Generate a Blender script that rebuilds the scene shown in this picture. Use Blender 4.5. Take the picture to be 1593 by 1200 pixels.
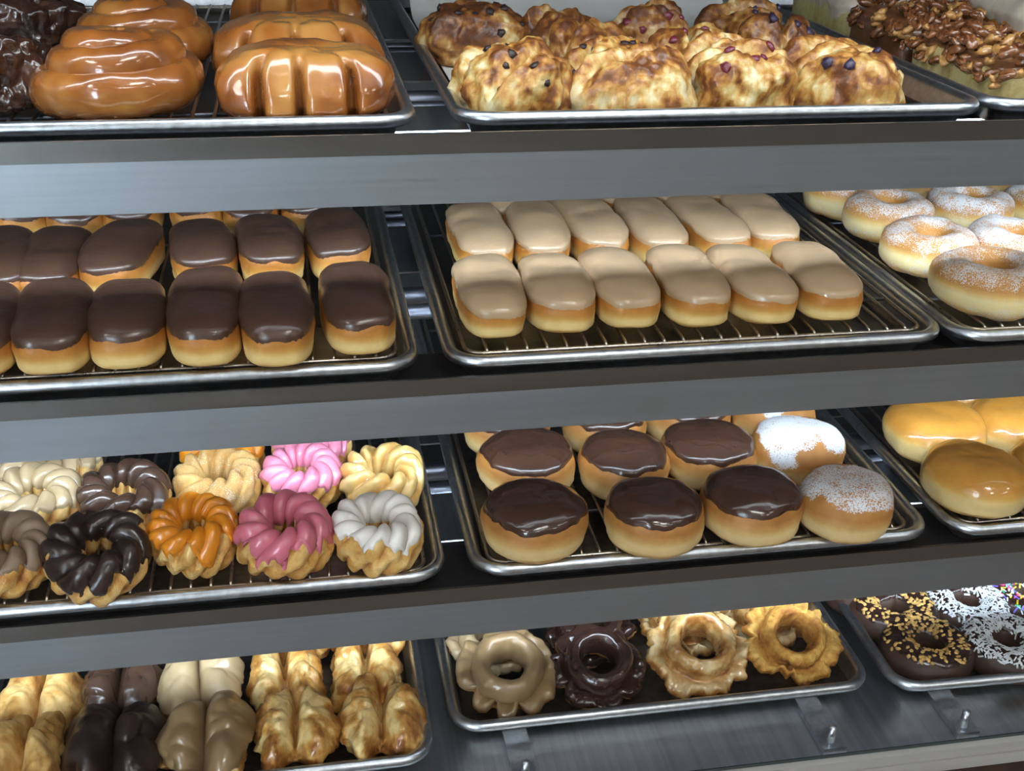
import bpy, math, random
import numpy as np
from mathutils import Matrix, Vector

# ------------------------------------------------------------------ clear
for _o in list(bpy.data.objects):
    bpy.data.objects.remove(_o, do_unlink=True)
SC = bpy.context.scene
COL = SC.collection
PI = math.pi

# ------------------------------------------------------------------ camera
EYE = 1.42                                   # eye height; all heights below are given relative to it
FPX, CX, CY = 1803.0, 796.5, 600.0           # focal length in pixels of the 1593x1200 frame
ROT = np.array([[0.984517, -0.058393, 0.165278],
                [-0.173998, -0.439806, 0.881076],
                [0.021242, -0.896193, -0.443157]])   # world = ROT @ (right, down, forward)
cam_d = bpy.data.cameras.new('camera')
cam_d.sensor_width = 36.0
cam_d.lens = 36.0 * FPX / 1593.0
cam_d.clip_start = 0.02
cam = bpy.data.objects.new('camera', cam_d)
COL.objects.link(cam)
m = Matrix.Identity(4)
for i in range(3):
    m[i][0] = ROT[i, 0]; m[i][1] = -ROT[i, 1]; m[i][2] = -ROT[i, 2]
m[2][3] = EYE
cam.matrix_world = m
SC.camera = cam

# ------------------------------------------------------------------ world + exposure
wd = bpy.data.worlds.new('world'); SC.world = wd
wd.use_nodes = True
bg = wd.node_tree.nodes['Background']
bg.inputs[0].default_value = (0.72, 0.84, 1.0, 1)
bg.inputs[1].default_value = 15.0
SC.view_settings.view_transform = 'Standard'
SC.view_settings.look = 'None'
SC.view_settings.gamma = 1.0
SC.view_settings.exposure = 0.38
SC.view_settings.use_curve_mapping = False

SHELF_LAMP = 170.0      # emission of the shelf strips
TOP_LAMP = 11.5
CEIL_LAMP = 14.5

# ------------------------------------------------------------------ pixel -> place
def ray(px, py):
    return ROT @ np.array([(px - CX) / FPX, (py - CY) / FPX, 1.0])
def at_z(px, py, z):                          # z relative to the eye; the surface the thing stands on
    r = ray(px, py) * 1.0
    return r * (z / r[2])

# ------------------------------------------------------------------ numpy noise
_rg = np.random.RandomState(7)
_GR = _rg.normal(size=(256, 3)); _GR /= np.linalg.norm(_GR, axis=1)[:, None]
_PM = _rg.permutation(256); _PM = np.concatenate([_PM, _PM, _PM])
def pnoise(p, seed=0):
    p = p + np.array([seed * 17.31, seed * 5.77, seed * 9.13])
    i = np.floor(p).astype(int); f = p - i
    i &= 255
    w = f * f * f * (f * (f * 6 - 15) + 10)
    out = 0
    for dx in (0, 1):
        for dy in (0, 1):
            for dz in (0, 1):
                h = _PM[_PM[_PM[(i[..., 0] + dx) & 255] + ((i[..., 1] + dy) & 255)] + ((i[..., 2] + dz) & 255)]
                g = _GR[h]
                d = g[..., 0] * (f[..., 0] - dx) + g[..., 1] * (f[..., 1] - dy) + g[..., 2] * (f[..., 2] - dz)
                ww = (w[..., 0] if dx else 1 - w[..., 0]) * (w[..., 1] if dy else 1 - w[..., 1]) * (w[..., 2] if dz else 1 - w[..., 2])
                out = out + d * ww
    return out * 1.5
def fbm(p, seed=0, octv=3, gain=.5):
    o = 0; a = 1; s = 1
    for k in range(octv):
        o = o + a * pnoise(p * s, seed + k * 3); a *= gain; s *= 2.03
    return o
def sm(x, a, b):
    t = np.clip((x - a) / (b - a), 0, 1); return t * t * (3 - 2 * t)

# ------------------------------------------------------------------ materials
def nt_new(name):
    mt = bpy.data.materials.new(name); mt.use_nodes = True
    n = mt.node_tree; b = n.nodes['Principled BSDF']
    return mt, n, b
def setp(b, **k):
    for key, v in k.items():
        s = b.inputs[key.replace('_', ' ')]
        s.default_value = v
def c4(c): return (c[0], c[1], c[2], 1)
def noise_node(n, scale, detail=3, rough=.5, vec=None, dist=0):
    t = n.nodes.new('ShaderNodeTexNoise')
    t.inputs['Scale'].default_value = scale; t.inputs['Detail'].default_value = detail
    t.inputs['Roughness'].default_value = rough; t.inputs['Distortion'].default_value = dist
    if vec is None:
        tc = n.nodes.new('ShaderNodeTexCoord'); vec = tc.outputs['Object']
    n.links.new(vec, t.inputs['Vector'])
    return t.outputs[0]
def math_node(n, op, a, b=None, clamp=False):
    t = n.nodes.new('ShaderNodeMath'); t.operation = op; t.use_clamp = clamp
    for i, v in enumerate((a, b)):
        if v is None: continue
        if hasattr(v, 'node'): n.links.new(v, t.inputs[i])
        else: t.inputs[i].default_value = v
    return t.outputs[0]
def ramp_node(n, fac, stops):
    t = n.nodes.new('ShaderNodeValToRGB'); cr = t.color_ramp
    while len(cr.elements) < len(stops): cr.elements.new(.5)
    for e, (p, c) in zip(cr.elements, stops):
        e.position = p; e.color = c4(c) if len(c) == 3 else c
    n.links.new(fac, t.inputs[0]); return t.outputs[0]
def mix_node(n, fac, a, b):
    t = n.nodes.new('ShaderNodeMix'); t.data_type = 'RGBA'
    for s, v in ((t.inputs['Factor'], fac), (t.inputs[6], a), (t.inputs[7], b)):
        if hasattr(v, 'node'): n.links.new(v, s)
        else: s.default_value = v if not isinstance(v, tuple) else c4(v)
    return t.outputs[2]
def bump_node(n, b, h, strength=.3, dist=.001):
    t = n.nodes.new('ShaderNodeBump'); t.inputs['Strength'].default_value = strength
    t.inputs['Distance'].default_value = dist
    n.links.new(h, t.inputs['Height']); n.links.new(t.outputs[0], b.inputs['Normal'])
def attr_node(n, name):
    t = n.nodes.new('ShaderNodeAttribute'); t.attribute_name = name; return t.outputs['Fac']

M = {}
def mat_plain(name, col, rough=.5, metal=0, var=.0, vscale=60, bump=0, bscale=300, coat=0, coat_r=.1, spec=.5, sss=0, bmap=None):
    mt, n, b = nt_new(name)
    setp(b, Base_Color=c4(col), Roughness=rough, Metallic=metal, Coat_Weight=coat, Coat_Roughness=coat_r)
    b.inputs['Specular IOR Level'].default_value = spec
    if sss:
        b.inputs['Subsurface Weight'].default_value = sss
        b.inputs['Subsurface Radius'].default_value = (1, .6, .3); b.inputs['Subsurface Scale'].default_value = .004
    if var:
        nz = noise_node(n, vscale, 4)
        f = ramp_node(n, nz, [(.3, tuple(x * (1 - var) for x in col)), (.7, tuple(min(1, x * (1 + var)) for x in col))])
        n.links.new(f, b.inputs['Base Color'])
    if bump:
        vec = None
        if bmap:
            tc = n.nodes.new('ShaderNodeTexCoord'); mp = n.nodes.new('ShaderNodeMapping'); mp.inputs['Scale'].default_value = bmap
            n.links.new(tc.outputs['Object'], mp.inputs[0]); vec = mp.outputs[0]
        bump_node(n, b, noise_node(n, bscale, 3 if bmap else 4, .5, vec, .6 if bmap else 0), bump, .0016 if bmap else .001)
    M[name] = mt; return mt
def mat_dough(name, stops, rough=.5, coat=0, coat_r=.12, var=.18, vscale=90, bump=.25, bscale=420, sugar=0, sugar_col=(.86, .88, .92),
              sscale=900, sthr=.5, coat_patch=False, spec=.4):
    """Baked dough: colour follows the 'bake' attribute of the crust; optional sugar grains follow 'sug'."""
    mt, n, b = nt_new(name)
    setp(b, Roughness=rough, Coat_Weight=coat, Coat_Roughness=coat_r)
    b.inputs['Specular IOR Level'].default_value = spec
    a = attr_node(n, 'bake')
    nz = noise_node(n, vscale, 5, .6)
    f = math_node(n, 'ADD', a, math_node(n, 'MULTIPLY', math_node(n, 'SUBTRACT', nz, .5), var * 2.4), True)
    colr = ramp_node(n, f, stops)
    if sugar:
        g = noise_node(n, sscale, 2, .7)
        g2 = noise_node(n, sscale * .12, 2, .6)
        sa = attr_node(n, 'sug')
        v = math_node(n, 'ADD', math_node(n, 'MULTIPLY', math_node(n, 'SUBTRACT', g, .5), 2.6), math_node(n, 'MULTIPLY', math_node(n, 'SUBTRACT', g2, .5), .9))
        v = math_node(n, 'ADD', v, math_node(n, 'SUBTRACT', math_node(n, 'MULTIPLY', sa, 2.0), 1.0))
        mask = ramp_node(n, v, [(sthr - .12, (0, 0, 0)), (sthr + .12, (1, 1, 1))])
        mask = math_node(n, 'MULTIPLY', mask, sugar)
        colr = mix_node(n, mask, colr, sugar_col)
        rr = math_node(n, 'ADD', math_node(n, 'MULTIPLY', mask, .35), rough, True)
        n.links.new(rr, b.inputs['Roughness'])
        bump_node(n, b, math_node(n, 'ADD', mask, math_node(n, 'MULTIPLY', nz, .5)), .35, .0008)
    elif bump:
        bump_node(n, b, noise_node(n, bscale, 4), bump)
    if coat_patch:
        cp = ramp_node(n, noise_node(n, 55, 2), [(.4, (.25, .25, .25)), (.6, (1, 1, 1))])
        n.links.new(math_node(n, 'MULTIPLY', cp, coat), b.inputs['Coat Weight'])
    n.links.new(colr, b.inputs['Base Color'])
    M[name] = mt; return mt
def mat_steel(name, col, rough, brush=(2, 2, 2), amt=.12, bump=.05, metal=1.0):
    mt, n, b = nt_new(name)
    tc = n.nodes.new('ShaderNodeTexCoord'); mp = n.nodes.new('ShaderNodeMapping')
    mp.inputs['Scale'].default_value = brush
    n.links.new(tc.outputs['Object'], mp.inputs[0])
    nz = noise_node(n, 1, 5, .6, mp.outputs[0])
    setp(b, Metallic=metal, Roughness=rough)
    n.links.new(ramp_node(n, nz, [(.3, tuple(x * (1 - amt) for x in col)), (.7, tuple(min(1, x * (1 + amt)) for x in col))]), b.inputs['Base Color'])
    n.links.new(math_node(n, 'ADD', math_node(n, 'MULTIPLY', nz, .2), rough - .1), b.inputs['Roughness'])
    if bump: bump_node(n, b, nz, bump, .0006)
    M[name] = mt; return mt
def mat_emit(name, col, s):
    mt, n, b = nt_new(name)
    setp(b, Base_Color=(.9, .9, .9, 1), Emission_Color=c4(col), Emission_Strength=s)
    M[name] = mt; return mt

mat_steel('steel_band', (.24, .235, .225), .34, (2, 60, 60), .04, .0)
mat_steel('steel_satin', (.41, .445, .48), .45, (3, 260, 260), .05, .03)
mat_steel('steel_deck', (.50, .51, .53), .36, (160, 3, 160), .14, .05)
mat_steel('steel_floor', (.56, .58, .60), .38, (160, 3, 160), .16, .06)
mat_steel('steel_dark', (.07, .07, .075), .58, (3, 160, 160), .1, .02)
mat_steel('steel_rod', (.20, .21, .25), .42, (3, 200, 200), .08, .01)
mat_steel('aluminium', (.55, .575, .61), .34, (140, 140, 140), .18, .10)
mat_steel('tray_floor', (.17, .165, .165), .36, (90, 90, 90), .3, .05)
mat_steel('wire_metal', (.50, .45, .40), .30, (300, 300, 300), .15, .05)
mat_steel('trim_metal', (.46, .46, .44), .5, (2, 120, 120), .06, .02, metal=.55)
mat_emit('led', (.74, .87, 1.0), SHELF_LAMP)
mat_emit('led_top', (.82, .91, 1.0), TOP_LAMP)
mat_emit('ceiling_glow', (1.0, .98, .95), CEIL_LAMP)
mat_plain('room_wall', (.40, .38, .36), .8, var=.05, vscale=3)
mat_plain('room_ceiling', (.62, .62, .61), .9)
mat_plain('room_floor', (.16, .12, .10), .45, var=.2, vscale=6)
mat_plain('wood', (.030, .016, .010), .45, var=.5, vscale=30, bump=.1, bscale=90)
mat_plain('paper', (.66, .65, .62), .75, var=.04, vscale=25)
mat_plain('glass_edge_green', (.012, .022, .022), .3)  # dark green for the strip imitating the pane's bottom edge
mat_plain('case_inside', (.05, .05, .05), .6)

GOLD = [(.0, (.82, .60, .25)), (.35, (.62, .32, .075)), (.7, (.42, .16, .026)), (1, (.20, .065, .014))]
mat_dough('bar_dough', GOLD, .45, var=.12)
mat_dough('bismarck_dough', [(.0, (.72, .52, .24)), (.35, (.56, .32, .10)), (.7, (.38, .16, .035)), (1, (.25, .09, .02))], .5, var=.18, vscale=70)
mat_dough('glazed_round', [(.0, (.80, .60, .27)), (.35, (.64, .36, .085)), (.7, (.50, .21, .03)), (1, (.36, .13, .02))], .3, coat=.9, coat_r=.08, var=.12)
mat_dough('sugar_ring', [(.0, (.82, .66, .32)), (.35, (.64, .36, .10)), (.7, (.48, .21, .04)), (1, (.34, .13, .025))], .55, var=.10, sugar=.92, sugar_col=(.70, .71, .74), sscale=850, sthr=.5)
mat_dough('powder_round', [(.0, (.72, .52, .24)), (.35, (.56, .32, .10)), (.7, (.38, .16, .035)), (1, (.25, .09, .02))], .55, var=.16, sugar=.95, sugar_col=(.62, .64, .68), sscale=700, sthr=.5)
mat_dough('roll_glazed', [(.0, (.48, .22, .05)), (.4, (.31, .10, .018)), (.75, (.17, .048, .010)), (1, (.13, .036, .009))], .25, coat=1, coat_r=.08, var=.18, vscale=45, bump=.45, bscale=80)
mat_dough('claw_glazed', [(.0, (.52, .24, .06)), (.4, (.35, .115, .021)), (.75, (.19, .052, .010)), (1, (.15, .042, .010))], .25, coat=1, coat_r=.09, var=.18, vscale=50, bump=.6, bscale=75)
mat_dough('fritter_choc', [(.0, (.07, .028, .016)), (.5, (.030, .012, .008)), (1, (.014, .006, .005))], .18, coat=1, coat_r=.05, var=.3, vscale=70, bump=.5, bscale=110)
mat_dough('scone_dough', [(.0, (.72, .61, .36)), (.3, (.62, .41, .14)), (.58, (.48, .22, .045)), (.85, (.26, .085, .015)), (1, (.15, .045, .010))], .5, var=.42, vscale=110, bump=1.0, bscale=260, coat=.45, coat_r=.2)
mat_dough('scone_dough_dark', [(.0, (.66, .50, .25)), (.3, (.46, .24, .065)), (.58, (.30, .115, .022)), (.85, (.17, .052, .010)), (1, (.10, .030, .008))], .5, var=.42, vscale=110, bump=1.0, bscale=260, coat=.45, coat_r=.2)
mat_dough('cruller_dough', [(.0, (.78, .55, .24)), (.4, (.66, .38, .11)), (.75, (.48, .21, .045)), (1, (.28, .10, .02))], .45, var=.32, vscale=110, bump=.8)
mat_dough('cruller_glazed', [(.0, (.72, .52, .22)), (.4, (.60, .38, .12)), (.75, (.54, .28, .07)), (1, (.44, .2, .05))], .3, var=.15, vscale=80, coat=.8, coat_r=.1, bump=.2)
mat_dough('cruller_sugar', [(.0, (.58, .36, .13)), (.4, (.48, .27, .085)), (.75, (.60, .34, .1)), (1, (.4, .18, .04))], .6, var=.15, sugar=.8, sugar_col=(.80, .72, .56), sscale=900, sthr=.5)
mat_dough('oldfash_plain', [(.0, (.70, .44, .12)), (.35, (.56, .28, .055)), (.7, (.36, .14, .025)), (1, (.14, .045, .012))], .6, var=.5, vscale=150, bump=1.0, bscale=380)
mat_dough('oldfash_glazed', [(.0, (.72, .55, .30)), (.35, (.56, .33, .12)), (.7, (.34, .14, .032)), (1, (.18, .065, .016))], .25, coat=1, coat_r=.08, var=.42, vscale=90, bump=.7, bscale=200)
mat_dough('butter_glazed', [(.0, (.82, .62, .28)), (.35, (.60, .31, .075)), (.7, (.32, .115, .022)), (1, (.15, .045, .011))], .3, coat=1, coat_r=.1, var=.40, vscale=110, bump=1.0, bscale=190)
mat_dough('butter_sugar', [(.0, (.74, .50, .20)), (.35, (.58, .32, .085)), (.7, (.38, .17, .04)), (1, (.2, .075, .018))], .6, var=.45, vscale=110, bump=.4, sugar=.35, sugar_col=(.72, .52, .28), sscale=900, sthr=.55)
mat_dough('choc_cake', [(.0, (.075, .034, .021)), (1, (.036, .017, .011))], .55, var=.3, vscale=150, bump=.4, bscale=500)
mat_dough('cake_crumb', [(.0, (.52, .44, .20)), (.4, (.42, .31, .11)), (.75, (.34, .2, .06)), (1, (.14, .05, .016))], .75, var=.5, vscale=160, bump=.9, bscale=330)
mat_dough('caramel_cake', [(.0, (.16, .06, .022)), (1, (.06, .022, .01))], .3, coat=.6, var=.4, vscale=120, bump=.6, bscale=240)

mat_plain('icing_choc_bar', (.072, .035, .022), .32, var=.12, vscale=40, bump=.5, bscale=1, bmap=(28, 95, 60), spec=.5, coat=.4, coat_r=.14)
mat_plain('icing_choc', (.055, .024, .015), .24, var=.12, vscale=40, bump=.3, bscale=60, coat=.6, coat_r=.12)
mat_plain('icing_maple', (.46, .31, .18), .34, var=.06, vscale=40, bump=.45, bscale=1, bmap=(28, 95, 60), coat=.6, coat_r=.12)
mat_plain('icing_maple_dull', (.25, .17, .11), .45, var=.08, vscale=40, bump=.08, bscale=70)
mat_plain('icing_maple_pale', (.43, .315, .18), .25, var=.06, vscale=40, bump=.22, bscale=60, coat=.6, coat_r=.1)
mat_plain('icing_maple_deep', (.40, .235, .105), .24, var=.08, vscale=40, bump=.08, bscale=60, coat=.6, coat_r=.1)
mat_plain('icing_maple_brown', (.27, .175, .085), .28, var=.08, vscale=40, bump=.22, bscale=60, coat=.6, coat_r=.12)
mat_plain('icing_choc_cruller', (.062, .032, .021), .25, var=.12, vscale=40, bump=.2, bscale=60, coat=.4, coat_r=.12)
mat_plain('icing_choc_dark', (.028, .0135, .0105), .34, var=.15, vscale=40, bump=.3, bscale=60, coat=.3, coat_r=.15)
mat_plain('icing_choc_old', (.036, .0155, .0115), .22, var=.15, vscale=60, bump=.3, bscale=130, coat=.5, coat_r=.1)
mat_plain('icing_pink', (.74, .24, .36), .28, var=.10, vscale=40, bump=.22, bscale=60, coat=.5, coat_r=.12)
mat_plain('icing_pink_deep', (.58, .145, .20), .30, var=.14, vscale=40, bump=.22, bscale=60, coat=.4, coat_r=.15)
mat_plain('icing_orange', (.72, .24, .012), .28, var=.16, vscale=50, bump=.12, bscale=80, coat=.5, coat_r=.12)
mat_plain('icing_white', (.78, .72, .67), .32, var=.12, vscale=50, bump=.22, bscale=60, coat=.4, coat_r=.15)
mat_plain('icing_glaze', (.56, .47, .38), .25, var=.22, vscale=35, bump=.12, bscale=60, coat=.6, coat_r=.1)
mat_plain('chip', (.030, .016, .014), .35)
mat_plain('cranberry', (.16, .018, .035), .3, coat=.4)
mat_plain('blueberry', (.030, .018, .055), .4, coat=.2)
mat_plain('pecan_dark', (.19, .065, .020), .22, var=.4, vscale=250, bump=.3, bscale=500, coat=.9, coat_r=.08)
mat_plain('pecan_light', (.48, .24, .07), .25, var=.35, vscale=250, bump=.3, bscale=500, coat=.8, coat_r=.1)
mat_plain('peanut', (.60, .36, .11), .5, var=.35, vscale=150)
mat_plain('coconut', (.66, .68, .70), .6)
for nm, c in (('sprinkle_pink', (.8, .08, .3)), ('sprinkle_green', (.02, .42, .16)), ('sprinkle_white', (.85, .85, .82)), ('sprinkle_yellow', (.85, .65, .05)), ('sprinkle_blue', (.16, .12, .6)), ('sprinkle_aqua', (.2, .65, .6))):
    mat_plain(nm, c, .4)
# front glass: thin clear sheet
gm, gn, gb = nt_new('glass')
gn.nodes.remove(gb)
tr = gn.nodes.new('ShaderNodeBsdfTransparent'); tr.inputs[0].default_value = (.975, .985, .98, 1)
gl = gn.nodes.new('ShaderNodeBsdfGlossy'); gl.inputs['Roughness'].default_value = .0
fr = gn.nodes.new('ShaderNodeFresnel'); fr.inputs[0].default_value = 1.13
mx = gn.nodes.new('ShaderNodeMixShader')
gn.links.new(fr.outputs[0], mx.inputs[0]); gn.links.new(tr.outputs[0], mx.inputs[1]); gn.links.new(gl.outputs[0], mx.inputs[2])
gn.links.new(mx.outputs[0], gn.nodes['Material Output'].inputs[0])
M['glass'] = gm

# ------------------------------------------------------------------ mesh helpers
def mesh_obj(name, verts, faces, mat, parent=None, attrs=None, smooth=True, loc=None, rot=None):
    me = bpy.data.meshes.new(name)
    me.from_pydata(np.asarray(verts).tolist(), [], faces if isinstance(faces, list) else faces.tolist())
    me.polygons.foreach_set('use_smooth', [smooth] * len(me.polygons))
    if attrs:
        for k, v in attrs.items():
            a = me.attributes.new(k, 'FLOAT', 'POINT'); a.data.foreach_set('value', np.asarray(v, dtype=np.float32).ravel())
    if isinstance(mat, (list, tuple)):
        for x in mat: me.materials.append(M[x])
    else:
        me.materials.append(M[mat])
    me.update()
    return link(name, me, parent, loc, rot)
def link(name, me, parent=None, loc=None, rot=None):
    o = bpy.data.objects.new(name, me); COL.objects.link(o)
    if parent is not None: o.parent = parent
    if loc is not None: o.location = loc
    if rot is not None: o.rotation_mode = 'ZYX'; o.rotation_euler = rot
    return o
def tag(o, label, cat, group=None, kind=None):
    if label: o['label'] = label
    if cat: o['category'] = cat
    if group: o['group'] = group
    if kind: o['kind'] = kind
    return o
def thing(name, label, cat, loc, rot=(0, 0, 0), group=None):
    o = bpy.data.objects.new(name, None); COL.objects.link(o)
    o.empty_display_size = .02
    o.rotation_mode = 'ZYX'
    o.location = loc; o.rotation_euler = rot
    return tag(o, label, cat, group)
class MB:
    def __init__(s): s.v = []; s.f = []
    def box(s, x0, x1, y0, y1, z0, z1):
        b = len(s.v)
        s.v += [(x, y, z) for z in (z0, z1) for y in (y0, y1) for x in (x0, x1)]
        s.f += [[b + i for i in q] for q in ((0, 2, 3, 1), (4, 5, 7, 6), (0, 1, 5, 4), (2, 6, 7, 3), (0, 4, 6, 2), (1, 3, 7, 5))]
        return s
    def tube(s, pts, r, n=8, cap=True):
        pts = [Vector(p) for p in pts]; b = len(s.v)
        for i, p in enumerate(pts):
            d = (pts[min(i + 1, len(pts) - 1)] - pts[max(i - 1, 0)]).normalized()
            a = d.orthogonal().normalized() if abs(d.z) > .9 else d.cross(Vector((0, 0, 1))).normalized()
            c = d.cross(a)
            for k in range(n):
                t = 2 * PI * k / n; s.v.append(tuple(p + a * (r * math.cos(t)) + c * (r * math.sin(t))))
        for i in range(len(pts) - 1):
            for k in range(n):
                s.f.append([b + i * n + k, b + (i + 1) * n + k, b + (i + 1) * n + (k + 1) % n, b + i * n + (k + 1) % n])
        if cap:
            s.f.append([b + k for k in range(n)]); s.f.append([b + (len(pts) - 1) * n + k for k in reversed(range(n))])
        return s
    def build(s, name, mat, parent=None, smooth=False, loc=None, attrs=None):
        return mesh_obj(name, s.v, s.f, mat, parent, attrs, smooth, loc)
    def mesh(s, name, mat, smooth=False):
        me = bpy.data.meshes.new(name); me.from_pydata(s.v, [], s.f)
        me.polygons.foreach_set('use_smooth', [smooth] * len(me.polygons))
        me.materials.append(M[mat]); me.update(); return me

def grid_faces(nt, nu, wrap_t=False):
    t = np.arange(nt if wrap_t else nt - 1)[:, None]; u = np.arange(nu)[None, :]
    t2 = (t + 1) % nt; u2 = (u + 1) % nu
    t, u, t2, u2 = [np.broadcast_to(x, (t.shape[0], nu)) for x in (t, u, t2, u2)]
    return np.stack([t * nu + u, t * nu + u2, t2 * nu + u2, t2 * nu + u], -1).reshape(-1, 4)
def grid_norm(P, wrap_t=False):
    du = np.roll(P, -1, 1) - np.roll(P, 1, 1)
    dt = (np.roll(P, -1, 0) - np.roll(P, 1, 0)) if wrap_t else np.gradient(P, axis=0)
    n = np.cross(du, dt); l = np.linalg.norm(n, axis=-1, keepdims=True)
    return n / np.maximum(l, 1e-12)
def poled(P, A, bottom=True, top=True):
    """collapse first / last ring to single vertices -> verts, faces, attrs"""
    nt, nu, _ = P.shape
    rows = P[(1 if bottom else 0):(nt - 1 if top else nt)]
    f = grid_faces(rows.shape[0], nu).tolist(); v = rows.reshape(-1, 3)
    at = {k: a[(1 if bottom else 0):(nt - 1 if top else nt)].reshape(-1) for k, a in A.items()}
    nn = len(v)
    if bottom:
        v = np.vstack([v, P[0].mean(0)]); i = nn; nn += 1
        f += [[i, (k + 1) % nu, k] for k in range(nu)]
        for k in at: at[k] = np.append(at[k], A[k][0].mean())
    if top:
        v = np.vstack([v, P[-1].mean(0)]); i = nn; b = (rows.shape[0] - 1) * nu
        f += [[i, b + k, b + (k + 1) % nu] for k in range(nu)]
        for k in at: at[k] = np.append(at[k], A[k][-1].mean())
    return v, f, at

PW = 1.7
def t_of_zz(zz, e2):
    a = np.arcsin(np.clip(zz, 0, 1) ** (1 / e2)); s = 1 - (1 - a / (PI / 2)) ** (1 / PW); return (s + 1) / 2
class Blob:
    """Bun-like closed surface: outline in plan x profile in height, noise and a free deform."""
    def __init__(s, a, b, h, n=3.0, e1=.6, e2=.7, noise=((.002, 25),), seed=0, deform=None, outline=None, pinch=.0, flat=True, waist=.44, e1b=.42):
        s.__dict__.update(locals())
    def __call__(s, T, TH):
        q = 2 * T - 1
        ang = np.sign(q) * (PI / 2) * (1 - (1 - np.abs(q)) ** PW)
        rho = np.abs(np.cos(ang)) ** np.where(q > 0, s.e1, min(s.e1, s.e1b)); zz = np.sign(ang) * np.abs(np.sin(ang)) ** s.e2
        c, d = np.cos(TH), np.sin(TH)
        R = (np.abs(c / s.a) ** s.n + np.abs(d / s.b) ** s.n) ** (-1 / s.n)
        if s.outline is not None: R = R * s.outline(TH)
        rho = rho * (1 - s.pinch * np.exp(-((zz + .28) / .16) ** 2))
        P = np.stack([R * rho * c, R * rho * d, s.h * (s.waist + np.where(zz > 0, 1 - s.waist, s.waist) * zz) + 0 * R], -1)
        ctr = np.array([0, 0, s.h * .45]); D = P - ctr; D = D / np.maximum(np.linalg.norm(D, axis=-1, keepdims=True), 1e-9)
        amp = sum(am * fbm(P * sc, s.seed + 11 * i, 2) for i, (am, sc) in enumerate(s.noise))
        if s.flat: amp = amp * sm(zz, -1.0, -.6)
        P = P + D * amp[..., None]
        if s.deform is not None: P = s.deform(P, zz)
        P[..., 2] = np.maximum(P[..., 2], .0002)
        return P, zz
    def body(s, name, mat, parent, nt=26, nu=72, bake=None, sug=None, **k):
        T, TH = np.meshgrid(np.linspace(0, 1, nt), np.linspace(0, 2 * PI, nu, endpoint=False), indexing='ij')
        P, zz = s(T, TH)
        A = {'bake': bake(P, zz) if bake else bake_side(P, zz)}
        if sug: A['sug'] = sug(P, zz)
        v, f, at = poled(P, A)
        return mesh_obj(name, v, f, mat, parent, at, **k)
    def cap(s, name, mat, parent, zz0=.35, wob=.2, th=.0018, nt=18, nu=96, wscale=3, lobes=0, smooth_noise=None, seed=0, t_only=None, drip=0, **k):
        th_ = np.linspace(0, 2 * PI, nu, endpoint=False)
        ring = np.stack([np.cos(th_), np.sin(th_), 0 * th_], -1)
        w = fbm(ring * wscale, s.seed + seed + 50, 3)
        z0 = zz0 + wob * w - drip * np.maximum(0, pnoise(ring * 2.2, s.seed + 77) - .15)
        zc = np.clip(z0, -.9, .95)
        t0 = np.where(zc > 0, t_of_zz(np.abs(zc), s.e2), 1 - t_of_zz(np.abs(zc), s.e2))
        S = np.linspace(0, 1, nt)[:, None]
        T = t0[None] + (1 - t0[None]) * S; TH = np.broadcast_to(th_[None], T.shape)
        old = s.noise
        if smooth_noise is not None: s.noise = smooth_noise
        P, zz = s(T, TH); s.noise = old
        N = grid_norm(P); N[-1] = N[-2].mean(0) / np.linalg.norm(N[-2].mean(0))
        off = th * (sm(S, 0, .10) * 1.25 - .25) * (1 + .35 * np.exp(-((S - .09) / .05) ** 2))
        P = P + N * off[..., None]
        v, f, at = poled(P, {'bake': zz}, bottom=False)
        return mesh_obj(name, v, f, mat, parent, None, **k)
def bake_side(P, zz):
    return np.clip(.03 + .70 * sm(zz, -.06, .30) + .46 * sm(-zz, .42, .85), 0, 1)
def bake_side_old(P, zz):
    # pale proofing line round the waist, golden underside, brown shoulder
    return np.clip(.06 + .62 * sm(zz, .02, .42) + .42 * sm(-zz, .25, .9), 0, 1)

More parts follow.
